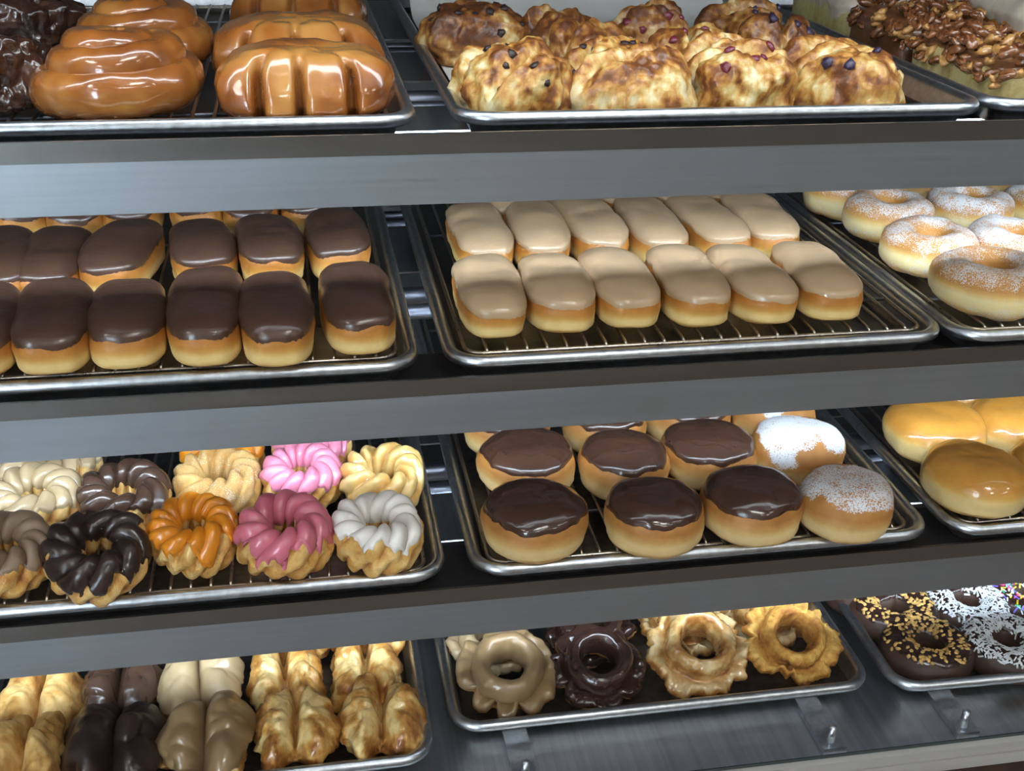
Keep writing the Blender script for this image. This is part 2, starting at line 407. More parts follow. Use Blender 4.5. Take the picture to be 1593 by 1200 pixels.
class Ring:
    """Closed ring: profile (rho, z) as function of v, per-angle modulation"""
    def __init__(s, R, a, h, hole_e=.8, e=.85, noise=((.0015, 30),), seed=0, mod=None, deform=None):
        s.__dict__.update(locals())
    def __call__(s, U, V):
        cv = np.sign(np.cos(V)) * np.abs(np.cos(V)) ** s.e; sv = np.sign(np.sin(V)) * np.abs(np.sin(V)) ** s.e
        k = s.mod(U, V) if s.mod is not None else 1.0
        rho = s.R + s.a * cv * k; z = s.h / 2 * (1 + sv * k)
        P = np.stack([rho * np.cos(U), rho * np.sin(U), z], -1)
        C = np.stack([s.R * np.cos(U), s.R * np.sin(U), s.h / 2 + 0 * U], -1)
        D = P - C; D = D / np.maximum(np.linalg.norm(D, axis=-1, keepdims=True), 1e-9)
        amp = sum(am * fbm(P * sc, s.seed + 11 * i, 2) for i, (am, sc) in enumerate(s.noise)) if s.noise else 0 * U
        P = P + D * amp[..., None]
        if s.deform is not None: P = s.deform(P)
        P[..., 2] = np.maximum(P[..., 2], .0002)
        return P, sv
    def body(s, name, mat, parent, nv=28, nu=96, bake=None, sug=None, **k):
        V, U = np.meshgrid(np.linspace(0, 2 * PI, nv, endpoint=False), np.linspace(0, 2 * PI, nu, endpoint=False), indexing='ij')
        P, sv = s(U, V)
        rad = np.hypot(P[..., 0], P[..., 1])
        A = {'bake': bake(P, sv, V, U) if bake else bake_side(P, sv)}
        if sug: A['sug'] = sug(P, sv, V, U)
        return mesh_obj(name, P.reshape(-1, 3), grid_faces(nv, nu, True), mat, parent, {k2: a.ravel() for k2, a in A.items()}, **k)
    def cap(s, name, mat, parent, v0=.35, v1=2.9, wob=.25, th=.0018, nv=20, nu=140, wscale=4, nm=None, mod=None, **k):
        th_ = np.linspace(0, 2 * PI, nu, endpoint=False)
        ring = np.stack([np.cos(th_), np.sin(th_), 0 * th_], -1)
        a0 = v0 + wob * fbm(ring * wscale, s.seed + 40, 3); a1 = v1 + .3 * wob * fbm(ring * wscale, s.seed + 60, 2)
        S = np.linspace(0, 1, nv)[:, None]
        V = a0[None] + (a1 - a0)[None] * S; U = np.broadcast_to(th_[None], V.shape)
        om, on = s.mod, s.noise
        if mod is not None: s.mod = mod
        if nm is not None: s.noise = nm
        P, sv = s(U, V); s.mod, s.noise = om, on
        N = grid_norm(P)
        e = np.minimum(sm(S, 0, .09), sm(1 - S, 0, .09))
        off = th * (e * 1.3 - .3) * (1 + .3 * np.exp(-((S - .08) / .05) ** 2))
        P = P + N * off[..., None]
        return mesh_obj(name, P.reshape(-1, 3), grid_faces(nv, nu), mat, parent, None, **k)
#SECTION-B

# ================================================================== THE SHOP ROOM
X0, X1, Y0, Y1, ZC = -3.2, 3.6, -3.6, 2.6, 2.85
def struct(name, mb, mat, parent=None):
    o = mb.build(name, mat, parent)
    if parent is None: o['kind'] = 'structure'
    return o
struct('floor', MB().box(X0, X1, Y0, Y1, -.05, 0), 'room_floor')
struct('ceiling', MB().box(X0, X1, Y0, Y1, ZC, ZC + .05), 'room_ceiling')
struct('wall_right', MB().box(X1, X1 + .1, Y0, Y1, 0, ZC), 'room_wall')
struct('wall_left', MB().box(X0 - .1, X0, Y0, Y1, 0, ZC), 'room_wall')
struct('wall_back', MB().box(X0, X1, Y1, Y1 + .1, 0, ZC), 'room_wall')
WX0, WX1, WZ0, WZ1 = -3.15, -1.75, .35, 2.5       # shop window behind the camera, to its left
struct('wall_front', MB().box(X0, WX0, Y0 - .1, Y0, 0, ZC).box(WX1, X1, Y0 - .1, Y0, 0, ZC)
       .box(WX0, WX1, Y0 - .1, Y0, 0, WZ0).box(WX0, WX1, Y0 - .1, Y0, WZ1, ZC), 'room_wall')
wm = MB().box(WX0, WX0 + .06, Y0 - .08, Y0 - .02, WZ0, WZ1).box(WX1 - .06, WX1, Y0 - .08, Y0 - .02, WZ0, WZ1)
wm.box(WX0, WX1, Y0 - .08, Y0 - .02, WZ0, WZ0 + .06).box(WX0, WX1, Y0 - .08, Y0 - .02, WZ1 - .06, WZ1)
wm.box(-2.48, -2.42, Y0 - .08, Y0 - .02, WZ0, WZ1)
win = struct('window_1', wm, 'trim_metal')
struct('pane', MB().box(WX0 + .06, -2.48, Y0 - .052, Y0 - .048, WZ0 + .06, WZ1 - .06), 'glass', win)
struct('pane', MB().box(-2.42, WX1 - .06, Y0 - .052, Y0 - .048, WZ0 + .06, WZ1 - .06), 'glass', win)
for i, (lx, ly) in enumerate(((-1.6, -.55), (.55, -.55), (2.3, -.55), (-1.6, -2.3), (.55, -2.3), (2.3, -2.3))):
    root = thing('ceiling_light', 'square white ceiling light panel of the shop', 'ceiling light', (lx, ly, ZC), group='ceiling light panels')
    MB().box(-.33, .33, -.33, .33, -.02, -.001).build('frame', 'trim_metal', root)
    MB().box(-.29, .29, -.29, .29, -.026, -.021).build('diffuser', 'ceiling_glow', root)

# ================================================================== DISPLAY CASE
def zr(z): return EYE + z
DECK = [-.2362, -.4345, -.6425, -.8490]           # what the trays stand on, shelf by shelf
LIPT = [-.2166, -.4215, -.6350]
BND = [-.2325, -.4367, -.6510]
BOT = [-.2716, -.4743, -.6896]
SX0, SX1 = -.80, 1.32
YF = .858
case = thing('display_case', 'stainless steel glass-fronted pastry display case with stacked lit shelves', 'display case', (.26, .80, 0))
OFF = Vector((.26, .80, 0))
def cpart(mb, name, mat, parent=None, smooth=False):
    p = case if parent is None else parent
    o = mb.build(name, mat, p, smooth)
    if parent is None: o.location = -OFF
    return o
for k in range(3):
    d, lt, bd, bt = zr(DECK[k]), zr(LIPT[k]), zr(BND[k]), zr(BOT[k])
    sh = cpart(MB().box(SX0, SX1, YF + .003, .938, d - .0035, d - .0005), 'shelf', 'steel_dark')
    sh['label'] = 'open metal shelf frame with lit front rail'
    cpart(MB().box(SX0, SX1, YF, YF + .003, bd, lt), 'front_rail', 'steel_band', sh)
    s2 = MB().box(SX0, SX1, YF + .0006, YF + .0024, bt, bd).box(SX0, SX1, YF + .0024, YF + .0262, bt, bt + .0015)
    s2.box(SX0, SX1, YF + .0006, YF + .004, bd, d - .0035) if d - .0035 > bd else None
    cpart(s2, 'light_shield', 'steel_satin', sh)
    cpart(MB().box(SX0 + .03, SX1 - .03, YF + .0145, YF + .0185, bt + .0145, bt + .0165), 'led_strip', 'led', sh)
    cpart(MB().box(SX0 + .03, SX1 - .03, YF + .012, YF + .021, bt + .0166, d - .0036), 'lamp_holder', 'steel_dark', sh)
    for y, r in ((1.055, .008), (1.100, .0105), (1.325, .009), (1.352, .006)):
        cpart(MB().tube([(SX0, y, d - r - .0004), (SX1, y, d - r - .0004)], r, 12), 'support_rod', 'steel_rod', sh, True)
    plates = [(1.145, 1.295), (1.375, 1.68)] + ([(.948, 1.036)] if k != 1 else [])
    for a, b in plates:
        cpart(MB().box(SX0, SX1, a, b, d - .0025, d - .0006), 'deck_plate', 'steel_deck', sh)
DK = zr(-.857)
cpart(MB().box(SX0, SX1, .812, 1.70, DK - .004, DK), 'case_floor', 'steel_floor')
for bx in (.1795, .499, .6475):
    br = cpart(MB().box(bx - .0125, bx + .0125, .822, 1.60, DK + .0002, DK + .0079), 'tray_runner', 'aluminium')
    p = MB().tube([(bx - .001, .8325, DK + .0079), (bx - .001, .8325, DK + .0275)], .0042, 12)
    cpart(p, 'pin', 'aluminium', br, True)
cpart(MB().box(SX0, SX1, .802, .8105, zr(-.8612), zr(-.8487)).box(SX0, SX1, .8035, .8105, zr(-.8622), zr(-.8612)).box(SX0, SX1, .801, .8105, zr(-.8765), zr(-.8622)), 'glass_channel', 'trim_metal')
cpart(MB().box(SX0, SX1, .8095, .8108, zr(-.8486), zr(-.8450)), 'glass_edge_strip', 'glass_edge_green')  # added dark strip standing in for the pane's green-tinted bottom edge
cpart(MB().box(SX0, SX1, .8110, .8165, DK + .0005, zr(.13)), 'front_glass', 'glass')
cpart(MB().box(SX0, SX1, .806, 1.72, .08, zr(-.8770)), 'base_cabinet', 'wood')
cpart(MB().box(SX0 + .04, SX1 - .04, .86, 1.68, 0, .08), 'plinth', 'steel_dark')
cpart(MB().box(SX0, SX1, 1.70, 1.72, zr(-.876), zr(.13)), 'back_panel', 'case_inside')
for x in (SX0 - .012, SX1):
    cpart(MB().box(x, x + .012, .81, 1.72, zr(-.876), zr(.15)), 'end_panel', 'steel_satin')
cpart(MB().box(SX0, SX1, .80, 1.72, zr(.13), zr(.15)), 'case_top', 'steel_satin')
cpart(MB().box(SX0 + .03, SX1 - .03, .838, .884, zr(.108), zr(.112)), 'top_lamp', 'led_top')
cpart(MB().box(SX0 + .03, SX1 - .03, .834, .888, zr(.1121), zr(.13)), 'top_lamp_holder', 'steel_dark')

# ================================================================== TRAYS AND RACKS
TW, TD = .457, .695
def rrect(x0, x1, y0, y1, r, seg=8):
    pts = []
    for cx, cy, a0 in ((x1 - r, y1 - r, 0), (x0 + r, y1 - r, 90), (x0 + r, y0 + r, 180), (x1 - r, y0 + r, 270)):
        for i in range(seg + 1):
            a = math.radians(a0 + 90 * i / seg); pts.append((cx + r * math.cos(a), cy + r * math.sin(a)))
    return pts
def tray_mesh():
    prof = [(.030, .0012), (.0215, .0014), (.0185, .0030), (.0165, .0065), (.0120, .0195)]
    cz, ci, r = .0205, .0058, .0058
    for i in range(11):
        a = math.radians(170 - 26 * i); prof.append((ci - r * math.cos(a), cz + r * math.sin(a)))
    prof += [(.0128, .0150), (.0175, .0030), (.0200, .0003), (.030, .0002)]
    V, F = [], []
    for ins, z in prof:
        rr = max(.034 - ins, .006)
        V += [(x, y, z) for x, y in rrect(ins, TW - ins, ins, TD - ins, rr)]
    n = len(V) // len(prof)
    for i in range(len(prof) - 1):
        for k in range(n):
            F.append([i * n + k, (i + 1) * n + k, (i + 1) * n + (k + 1) % n, i * n + (k + 1) % n])
    F.append(list(range(n))); F.append([(len(prof) - 1) * n + k for k in reversed(range(n))])
    me = bpy.data.meshes.new('baking_tray'); me.from_pydata(V, [], F)
    me.polygons.foreach_set('use_smooth', [len(p.vertices) == 4 for p in me.polygons])
    me.materials.append(M['aluminium']); me.materials.append(M['tray_floor'])
    me.polygons.foreach_set('material_index', [1 if (i < 3 * n or i == len(F) - 2) else 0 for i in range(len(F))])
    me.update()
    return me
TRAY = tray_mesh()
# (shelf, x of left edge, y of front edge, z-rotation deg)
TR = {'L1': (0, -.3675, .888, 0), 'M1': (0, .1175, .890, 0), 'R1': (0, .5770, .900, -1.0),
      'L2': (1, -.3705, .8655, 0), 'M2': (1, .1070, .8648, 0), 'R2': (1, .5665, .8598, 0),
      'L3': (2, -.3500, .8580, 0), 'M3': (2, .1285, .8570, 0), 'R3': (2, .6020, .8552, 0),
      'L4': (3, -.3640, .8450, 0), 'M4': (3, .1116, .8800, 0), 'R4': (3, .5850, .8700, -1.5)}
TLAB = {'L1': 'aluminium sheet tray holding bear claws and cinnamon rolls', 'M1': 'aluminium sheet tray lined with paper under the scones',
        'R1': 'aluminium sheet tray of pecan coffee cake beside the scone tray', 'L2': 'aluminium sheet tray holding the chocolate-iced bars',
        'M2': 'aluminium sheet tray holding the maple-iced bars', 'R2': 'aluminium sheet tray of sugared ring donuts beside the maple bars',
        'L3': 'aluminium sheet tray holding the frosted crullers', 'M3': 'aluminium sheet tray of round chocolate and powdered filled donuts',
        'R3': 'aluminium sheet tray of plain glazed round donuts', 'L4': 'aluminium sheet tray of split buttermilk bars on the case floor',
        'M4': 'aluminium sheet tray of old-fashioned donuts on the case floor', 'R4': 'aluminium sheet tray of chocolate cake donuts with toppings'}
for k, (s, x, y, rz) in TR.items():
    o = link('baking_tray', TRAY, None, (x, y, zr(DECK[s])), (0, 0, math.radians(rz)))
    tag(o, TLAB[k], 'tray', 'sheet trays in the display case')
RW, RD = .418, .657
RHS = {'L1': .0080, 'L2': .0220, 'M2': .0215, 'R2': .0205, 'L3': .0165, 'M3': .0185, 'R3': .0195}
_fr = [(x, y, 0) for x, y in rrect(0, RW, 0, RD, .014, 5)]
FRAME = MB().tube(_fr + [_fr[0]], .0022, 8, False).mesh('frame', 'wire_metal', True)
WIRE = MB().tube([(0, -.0005, .0012), (0, .0045, .0030), (0, RD - .0045, .0030), (0, RD + .0005, .0012)], .00155, 7).mesh('wire', 'wire_metal', True)
CROSS = MB().tube([(.001, 0, 0), (RW - .001, 0, 0)], .0018, 7).mesh('cross_wire', 'steel_rod', True)
FOOT = MB().tube([(0, 0, -.0150), (0, 0, -.0015)], .0018, 7).mesh('foot', 'wire_metal', True)
RLAB = {'L1': 'wire cooling rack under the bear claws and cinnamon rolls', 'L2': 'wire cooling rack under the chocolate-iced bars', 'M2': 'wire cooling rack under the maple-iced bars',
        'R2': 'wire cooling rack under the sugared ring donuts', 'L3': 'wire cooling rack under the frosted crullers', 'M3': 'wire cooling rack under the round chocolate-topped donuts', 'R3': 'wire cooling rack under the plain glazed round donuts'}
for k, lab in RLAB.items():
    s, x, y, rz = TR[k]
    root = thing('wire_rack', lab, 'wire rack', (x + (TW - RW) / 2, y + .0205, zr(DECK[s]) + RHS[k]), group='wire racks in the sheet trays')
    link('frame', FRAME, root)
    nw = 23
    for i in range(nw):
        link('wire', WIRE, root, (RW * (i + 1) / (nw + 1), 0, 0))
    for yy in (.075, .308, .541): link('cross_wire', CROSS, root, (0, yy, -.0002))
    for fx in (.02, RW - .02):
        for fy in (.0, RD): link('foot', FOOT, root, (fx, fy, 0)).scale = (1, 1, (RHS[k] - .0016) / .0150)
def base_of(k):
    return DECK[TR[k][0]] + (RHS[k] + .0046 if k in RLAB else .0016)
# parchment in the scone tray
px0, py0 = TR['M1'][1] + .024, TR['M1'][2] + .030
nx, ny = 24, 34
gx, gy = np.meshgrid(np.linspace(0, .409, nx), np.linspace(0, .607, ny), indexing='ij')
gz = .0022 + .0004 * fbm(np.stack([gx * 12, gy * 12, 0 * gx], -1), 3) + .05 * sm(gy, .53, .63) ** 2 + .004 * np.exp(-gx / .01)
pv = np.stack([gx + px0, gy + py0, gz + zr(DECK[0])], -1).reshape(-1, 3)
pf = [[i * ny + j, (i + 1) * ny + j, (i + 1) * ny + j + 1, i * ny + j + 1] for i in range(nx - 1) for j in range(ny - 1)]
pv = np.concatenate([pv, pv + [0, 0, -.0004]]); q0 = nx * ny
pf += [[q0 + b for b in reversed(q)] for q in pf]
tag(mesh_obj('parchment_sheet', pv, pf, 'paper'), 'white parchment paper sheet lining the tray under the scones', 'paper')
#SECTION-C

# ================================================================== PASTRIES
FWD = ROT[:, 2]
def px_size(P): return float(P @ FWD) / FPX            # metres per pixel at a place
def ordn(i): return ['first', 'second', 'third', 'fourth', 'fifth', 'sixth', 'seventh'][i]
def put(tray, px, py, h, tilt=0, r=.05, rz=0, lift=0, dep=None, depx=None):
    """root transform so that the middle of a pastry of height h shows at the pixel while it stands on its tray"""
    zb = base_of(tray) + lift
    t = math.radians(tilt)
    C = at_z(px, py, zb + h / 2 * math.cos(t) + r * math.sin(abs(t)))
    if dep: C[1] = max(C[1], TR[tray][2] + .0135 + dep)      # stay inside the tray rim
    if depx:
        x0 = TR[tray][1]; C[0] = min(max(C[0], x0 + .0155 + depx), x0 + TW - .0155 - depx)
    R = Matrix.Rotation(t, 3, 'X')
    off = R @ Vector((0, 0, h / 2))
    return (C[0] - off.x, C[1] - off.y, C[2] - off.z + EYE), (t, 0, math.radians(rz)), px_size(C)
def r_of(tray, px, py, w, h): return .5 * w * px_size(at_z(px, py, base_of(tray) + h / 2))

# ---------------------------------------------------------------- iced bars
def bar(tray, fpx, bpx, w, h, icing, label, group, seed, Lfix=None, wall=.42):
    zb = base_of(tray)
    F = at_z(fpx[0], fpx[1], zb + .67 * h)
    if bpx is None:
        ang = 0; L = Lfix; C = F + np.array([0, L / 2 - .006, 0])
    else:
        B = at_z(bpx[0], bpx[1], zb + .93 * h)
        d = (B - F)[:2]; L = float(np.hypot(*d)) + .008; ang = math.atan2(-d[0], d[1])
        if Lfix: L = Lfix
        u = d / np.hypot(*d); C = F.copy(); C[:2] = F[:2] + u * (L / 2 - .005)
    root = thing('bar_donut', label, 'donut', (C[0], C[1], EYE + zb), (0, 0, ang), group)
    rn = random.Random(seed)
    bl = Blob(w / 2, L / 2, h * rn.uniform(.96, 1.05), n=3.3, e1=.44, e2=.70, noise=((.0034, 18), (.0009, 70)), seed=seed, pinch=.04, waist=.42)
    bl.body('body', 'bar_dough', root, nt=30, nu=80)
    bl.cap('icing', icing, root, zz0=wall, wob=.15, th=.0016, wscale=2.2, smooth_noise=((.0034, 18), (.0006, 45)))
    return root
L2F = [((-38, 545), (-28, 440)), ((74, 541), (91, 430)), ((192, 529), (203, 426)), ((316, 530), (322, 412)), ((434, 529), (422, 420)), ((566, 511), (542, 404))]
L2S = [((-5, 443), (8, 347)), ((63, 438), (102, 346)), ((160, 428), (215, 338)), ((322, 410), (305, 335)), ((427, 412), (408, 333)), ((530, 400), (516, 322))]
L2T = [(28, 342), (112, 345), (198, 340), (305, 336), (388, 337), (482, 334)]
g = 'chocolate-iced bars'
for i, (f, b) in enumerate(L2F):
    bar('L2', f, b, .0615, .0435, 'icing_choc_bar', 'chocolate-iced bar in the row along the glass, %s from the maple-bar tray' % ordn(5 - i), g, 100 + i, Lfix=None if i else .14)
for i, (f, b) in enumerate(L2S):
    lab = 'chocolate-iced bar lying askew in the second row' if i == 2 else 'chocolate-iced bar in the second row back, %s from the maple-bar tray' % ordn(5 - i)
    bar('L2', f, b, .0615, .0435, 'icing_choc_bar', lab, g, 120 + i)
for i, f in enumerate(L2T):
    bar('L2', f, None, .0615, .0435, 'icing_choc_bar', 'chocolate-iced bar in the third row back, %s from the maple-bar tray' % ordn(5 - i), g, 140 + i, Lfix=.14)
M2F = [((776, 488), (748, 390)), ((884, 480), (844, 390)), ((988, 473), (937, 380)), ((1102, 473), (1040, 377)), ((1207, 468), (1132, 375)), ((1307, 463), (1236, 368))]
M2S = [((762, 394), (731, 315)), ((851, 391), (824, 311)), ((946, 382), (899, 311)), ((1042, 380), (991, 307)), ((1141, 377), (1071, 305)), ((1214, 375), (1155, 301))]
g = 'maple-iced bars'
for i, (f, b) in enumerate(M2F):
    bar('M2', f, b, .0605, .042, 'icing_maple', 'maple-iced bar in the row along the glass, %s from the chocolate-bar tray' % ordn(i), g, 160 + i)
for i, (f, b) in enumerate(M2S):
    bar('M2', f, b, .0595, .042, 'icing_maple', 'maple-iced bar in the second row back, %s from the chocolate-bar tray' % ordn(i), g, 180 + i, Lfix=.15)
for i, (x, y) in enumerate([(795, 326), (885, 322), (975, 318), (1062, 315), (1135, 313)]):
    bar('M2', (x, y), None, .0605, .042, 'icing_maple', 'maple-iced bar in the third row back, %s from the chocolate-bar tray' % ordn(i), g, 200 + i, Lfix=.15)

# ---------------------------------------------------------------- round filled and glazed donuts
def round_bun(tray, px, py, w, h, kind, label, group, seed, tilt=0):
    r = r_of(tray, px, py, w, h)
    loc, rot, _ = put(tray, px, py, h, tilt, r * .8, rz=seed * 37 % 360)
    rn = random.Random(seed)
    bl = Blob(r, r * rn.uniform(.95, 1.02), h, n=2.15, e1=.62, e2=.80, noise=((.0035, 16), (.001, 55)), seed=seed, pinch=.03)
    if kind == 'choc':
        root = thing('filled_donut', label, 'donut', loc, rot, group)
        bl.body('body', 'bismarck_dough', root, nt=30, nu=80)
        bl.cap('icing', 'icing_choc', root, zz0=.50, wob=.13, th=.0016, wscale=1.8)
        return root
    if kind == 'glazed':
        o = bl.body('glazed_donut', 'glazed_round', None, nt=30, nu=80, bake=lambda P, zz: np.clip(.03 + .62 * sm(zz, .05, .5) + .45 * sm(-zz, .35, .95), 0, 1), loc=loc, rot=rot)
    else:
        amt = .92 if kind == 'powder' else .80
        def sug(P, zz):
            e = .48 + .60 * fbm(P * 20, seed + 5, 3)
            return np.clip(sm(zz, e - .12, e + .14) * amt, 0, 1)
        o = bl.body('powdered_donut', 'powder_round', None, nt=30, nu=80, sug=sug, loc=loc, rot=rot)
    return tag(o, label, 'donut', group)
g = 'round filled donuts'
for i, (x, y, w) in enumerate([(831, 808, 166), (1017, 803, 158), (1167, 785, 154)]):
    round_bun('M3', x, y, w, .054, 'choc', 'round chocolate-iced filled donut in the row along the glass, %s from the cruller tray' % ordn(i), g, 300 + i)
round_bun('M3', 1315, 780, 156, .054, 'dust', 'round donut thinly dusted with powdered sugar, beside the glass', g, 303)
for i, (x, y, w) in enumerate([(820, 720, 152), (970, 722, 143), (1101, 705, 147)]):
    round_bun('M3', x, y, w, .052, 'choc', 'round chocolate-iced filled donut in the second row back, %s from the cruller tray' % ordn(i), g, 310 + i)
round_bun('M3', 1241, 700, 146, .054, 'powder', 'round donut thickly patched with white powdered sugar, second row back', g, 313)
for i, (x, y, w) in enumerate([(789, 664, 132), (942, 660, 132), (1070, 646, 130)]):
    round_bun('M3', x, y, w, .052, 'choc', 'round chocolate-iced filled donut in the third row back, %s from the cruller tray' % ordn(i), g, 320 + i)
round_bun('M3', 1203, 643, 130, .054, 'powder', 'powdered round donut at the back, behind the thickly powdered one', g, 323)
g = 'plain glazed round donuts'
for i, (x, y, w, lab) in enumerate([(1518, 742, 160, 'plain glazed round donut closest to the glass'), (1455, 668, 152, 'plain glazed round donut by the tray edge, behind the one closest to the glass'),
                                    (1580, 662, 150, 'plain glazed round donut in the second row, away from the tray edge'), (1642, 735, 150, 'plain glazed round donut at the glass, farther along the tray'),
                                    (1492, 606, 136, 'plain glazed round donut in the third row back')]):
    round_bun('R3', x, y, w, .052, 'glazed', lab, g, 330 + i)

# ---------------------------------------------------------------- sugared rings
def sugar_ring(px, py, w, h, label, seed, amt=.62, tilt=0):
    r = r_of('R2', px, py, w, h); loc, rot, _ = put('R2', px, py, h, tilt, r * .8)
    rg = Ring(r * .60, r * .40, h, e=.92, noise=((.003, 18), (.001, 50)), seed=seed)
    def sug(P, sv, V, U):
        rad = np.hypot(P[..., 0], P[..., 1]) / r
        return np.clip(amt + .05 + .12 * sm(sv, .3, .9) - .22 * (1 - sm(rad, .22, .42)) - .16 * np.exp(-((sv - .25) / .16) ** 2) * (rad > .6) - .10 * np.exp(-((sv + .15) / .12) ** 2) + .10 * fbm(P * 30, seed, 2), 0, 1)
    def bake(P, sv, V, U): return np.clip(.02 + .66 * sm(sv, .05, .45) + .4 * sm(-sv, .3, .9), 0, 1)
    o = rg.body('sugared_donut', 'sugar_ring', None, nv=32, nu=90, sug=sug, bake=bake, loc=loc, rot=(rot[0], rot[1], seed))
    return tag(o, label, 'donut', 'sugared ring donuts')
for i, (x, y, w, a, lab) in enumerate([(1542, 438, 186, .56, 'brown sugared ring donut closest to the glass'), (1445, 386, 150, .60, 'sugared ring donut by the tray edge, behind the brown one'),
                                       (1575, 384, 148, .64, 'sugared ring donut behind the brown one, away from the tray edge'), (1382, 336, 139, .60, 'sugared ring donut by the tray edge in the third row back'),
                                       (1508, 327, 134, .63, 'sugared ring donut in the middle of the third row back'), (1628, 322, 130, .60, 'sugared ring donut at the far end of the third row back'),
                                       (1308, 303, 112, .58, 'sugared ring donut by the tray edge in the fourth row back'), (1432, 288, 125, .6, 'sugared ring donut second along in the fourth row back'), (1560, 283, 120, .6, 'sugared ring donut third along in the fourth row back')]):
    sugar_ring(x, y, w, .045, lab, 340 + i, a)

# ---------------------------------------------------------------- crullers
def cruller(px, py, w, dough, icing, label, seed, tilt=0, h=.046, wob=.5, v0=.30, rz=0):
    r = r_of('L3', px, py, w, h) * .97; loc, rot, _ = put('L3', px, py, h, tilt, r * .8)
    rn = random.Random(seed); n = rn.choice([10, 11, 12]); ph = rn.uniform(0, 6)
    def lobes(U, V, k=.36):
        wv = V + .35 * np.sin(V)
        x = (n * U + ph - 2.7 * wv + .55 * np.sin(2 * U + ph) + .45 * np.sin(3 * U + 2 * ph)) / 2
        return 1 - k + k * np.abs(np.sin(x)) ** .75
    rg = Ring(r * .68, r * .37, h, e=.92, noise=((.0030, 26), (.0019, 80)), seed=seed, mod=lambda U, V: lobes(U, V) + .03 * np.sin(3 * U + ph))
    def bake(P, sv, V, U):
        return np.clip(.25 + .55 * (1 - (lobes(U, V) - .64) / .36) + .42 * fbm(P * 60, seed, 3) + .18 * sm(-sv, 0, .8), 0, 1)
    def sug(P, sv, V, U): return np.clip(.52 + .1 * sv + .12 * fbm(P * 40, seed, 2), 0, 1)
    R3 = (rot[0], rot[1], math.radians(rz))
    if icing is None:
        o = rg.body('cruller', dough, None, nv=44, nu=230, bake=bake, sug=sug, loc=loc, rot=R3)
        return tag(o, label, 'cruller', 'crullers')
    root = thing('cruller', label, 'cruller', loc, R3, 'crullers')
    rg.body('body', dough, root, nv=44, nu=230, bake=bake)
    rg.cap('icing', icing, root, v0=v0, v1=3.0, wob=wob, th=.0016, nv=30, nu=230, wscale=2.5, nm=((.0030, 26), (.0010, 60)), mod=lambda U, V: .025 + lobes(U, V, .31) + .03 * np.sin(3 * U + ph))
    return root
CR = [(80, 727, 150, 'cruller_dough', 'icing_maple_pale', 'maple-iced cruller at the back of its row, half under the shelf above', 0),
      (55, 782, 142, 'cruller_dough', 'icing_maple_pale', 'glossy pale maple-iced cruller in the middle row', 4),
      (8, 866, 150, 'cruller_dough', 'icing_maple_dull', 'dull maple-iced cruller beside the glass', 8),
      (197, 775, 140, 'cruller_dough', 'icing_choc_cruller', 'glossy chocolate-iced cruller in the middle row', 3),
      (152, 866, 156, 'cruller_dough', 'icing_choc_dark', 'dark matt chocolate-iced cruller beside the glass', 14),
      (346, 707, 128, 'cruller_dough', 'icing_orange', 'orange-iced cruller at the back, behind the sugared one', 0),
      (340, 752, 134, 'cruller_sugar', None, 'cruller coated in white sugar, without icing', 4),
      (302, 834, 138, 'cruller_dough', 'icing_orange', 'bright orange-iced cruller beside the glass', 6),
      (484, 700, 122, 'cruller_dough', 'icing_pink', 'pink-iced cruller at the back, half under the shelf above', 0),
      (470, 744, 124, 'cruller_dough', 'icing_pink', 'glossy light pink-iced cruller in the middle row', 5),
      (444, 834, 146, 'cruller_dough', 'icing_pink_deep', 'deep pink-iced cruller beside the glass', 8),
      (595, 745, 130, 'cruller_glazed', None, 'pale clear-glazed cruller without coloured icing', 4),
      (588, 832, 140, 'cruller_dough', 'icing_white', 'white-iced cruller in the tray corner beside the glass', 3)]
for i, (x, y, w, dg, ic, lab, tl) in enumerate(CR):
    hh = .050 if i in (12, 10, 7) else .046
    cruller(x, y, w, dg, ic, lab, 400 + i, tl, hh, wob=.65 if i not in (4, 7, 10) else 1.1, v0=.30 if i != 12 else .5)

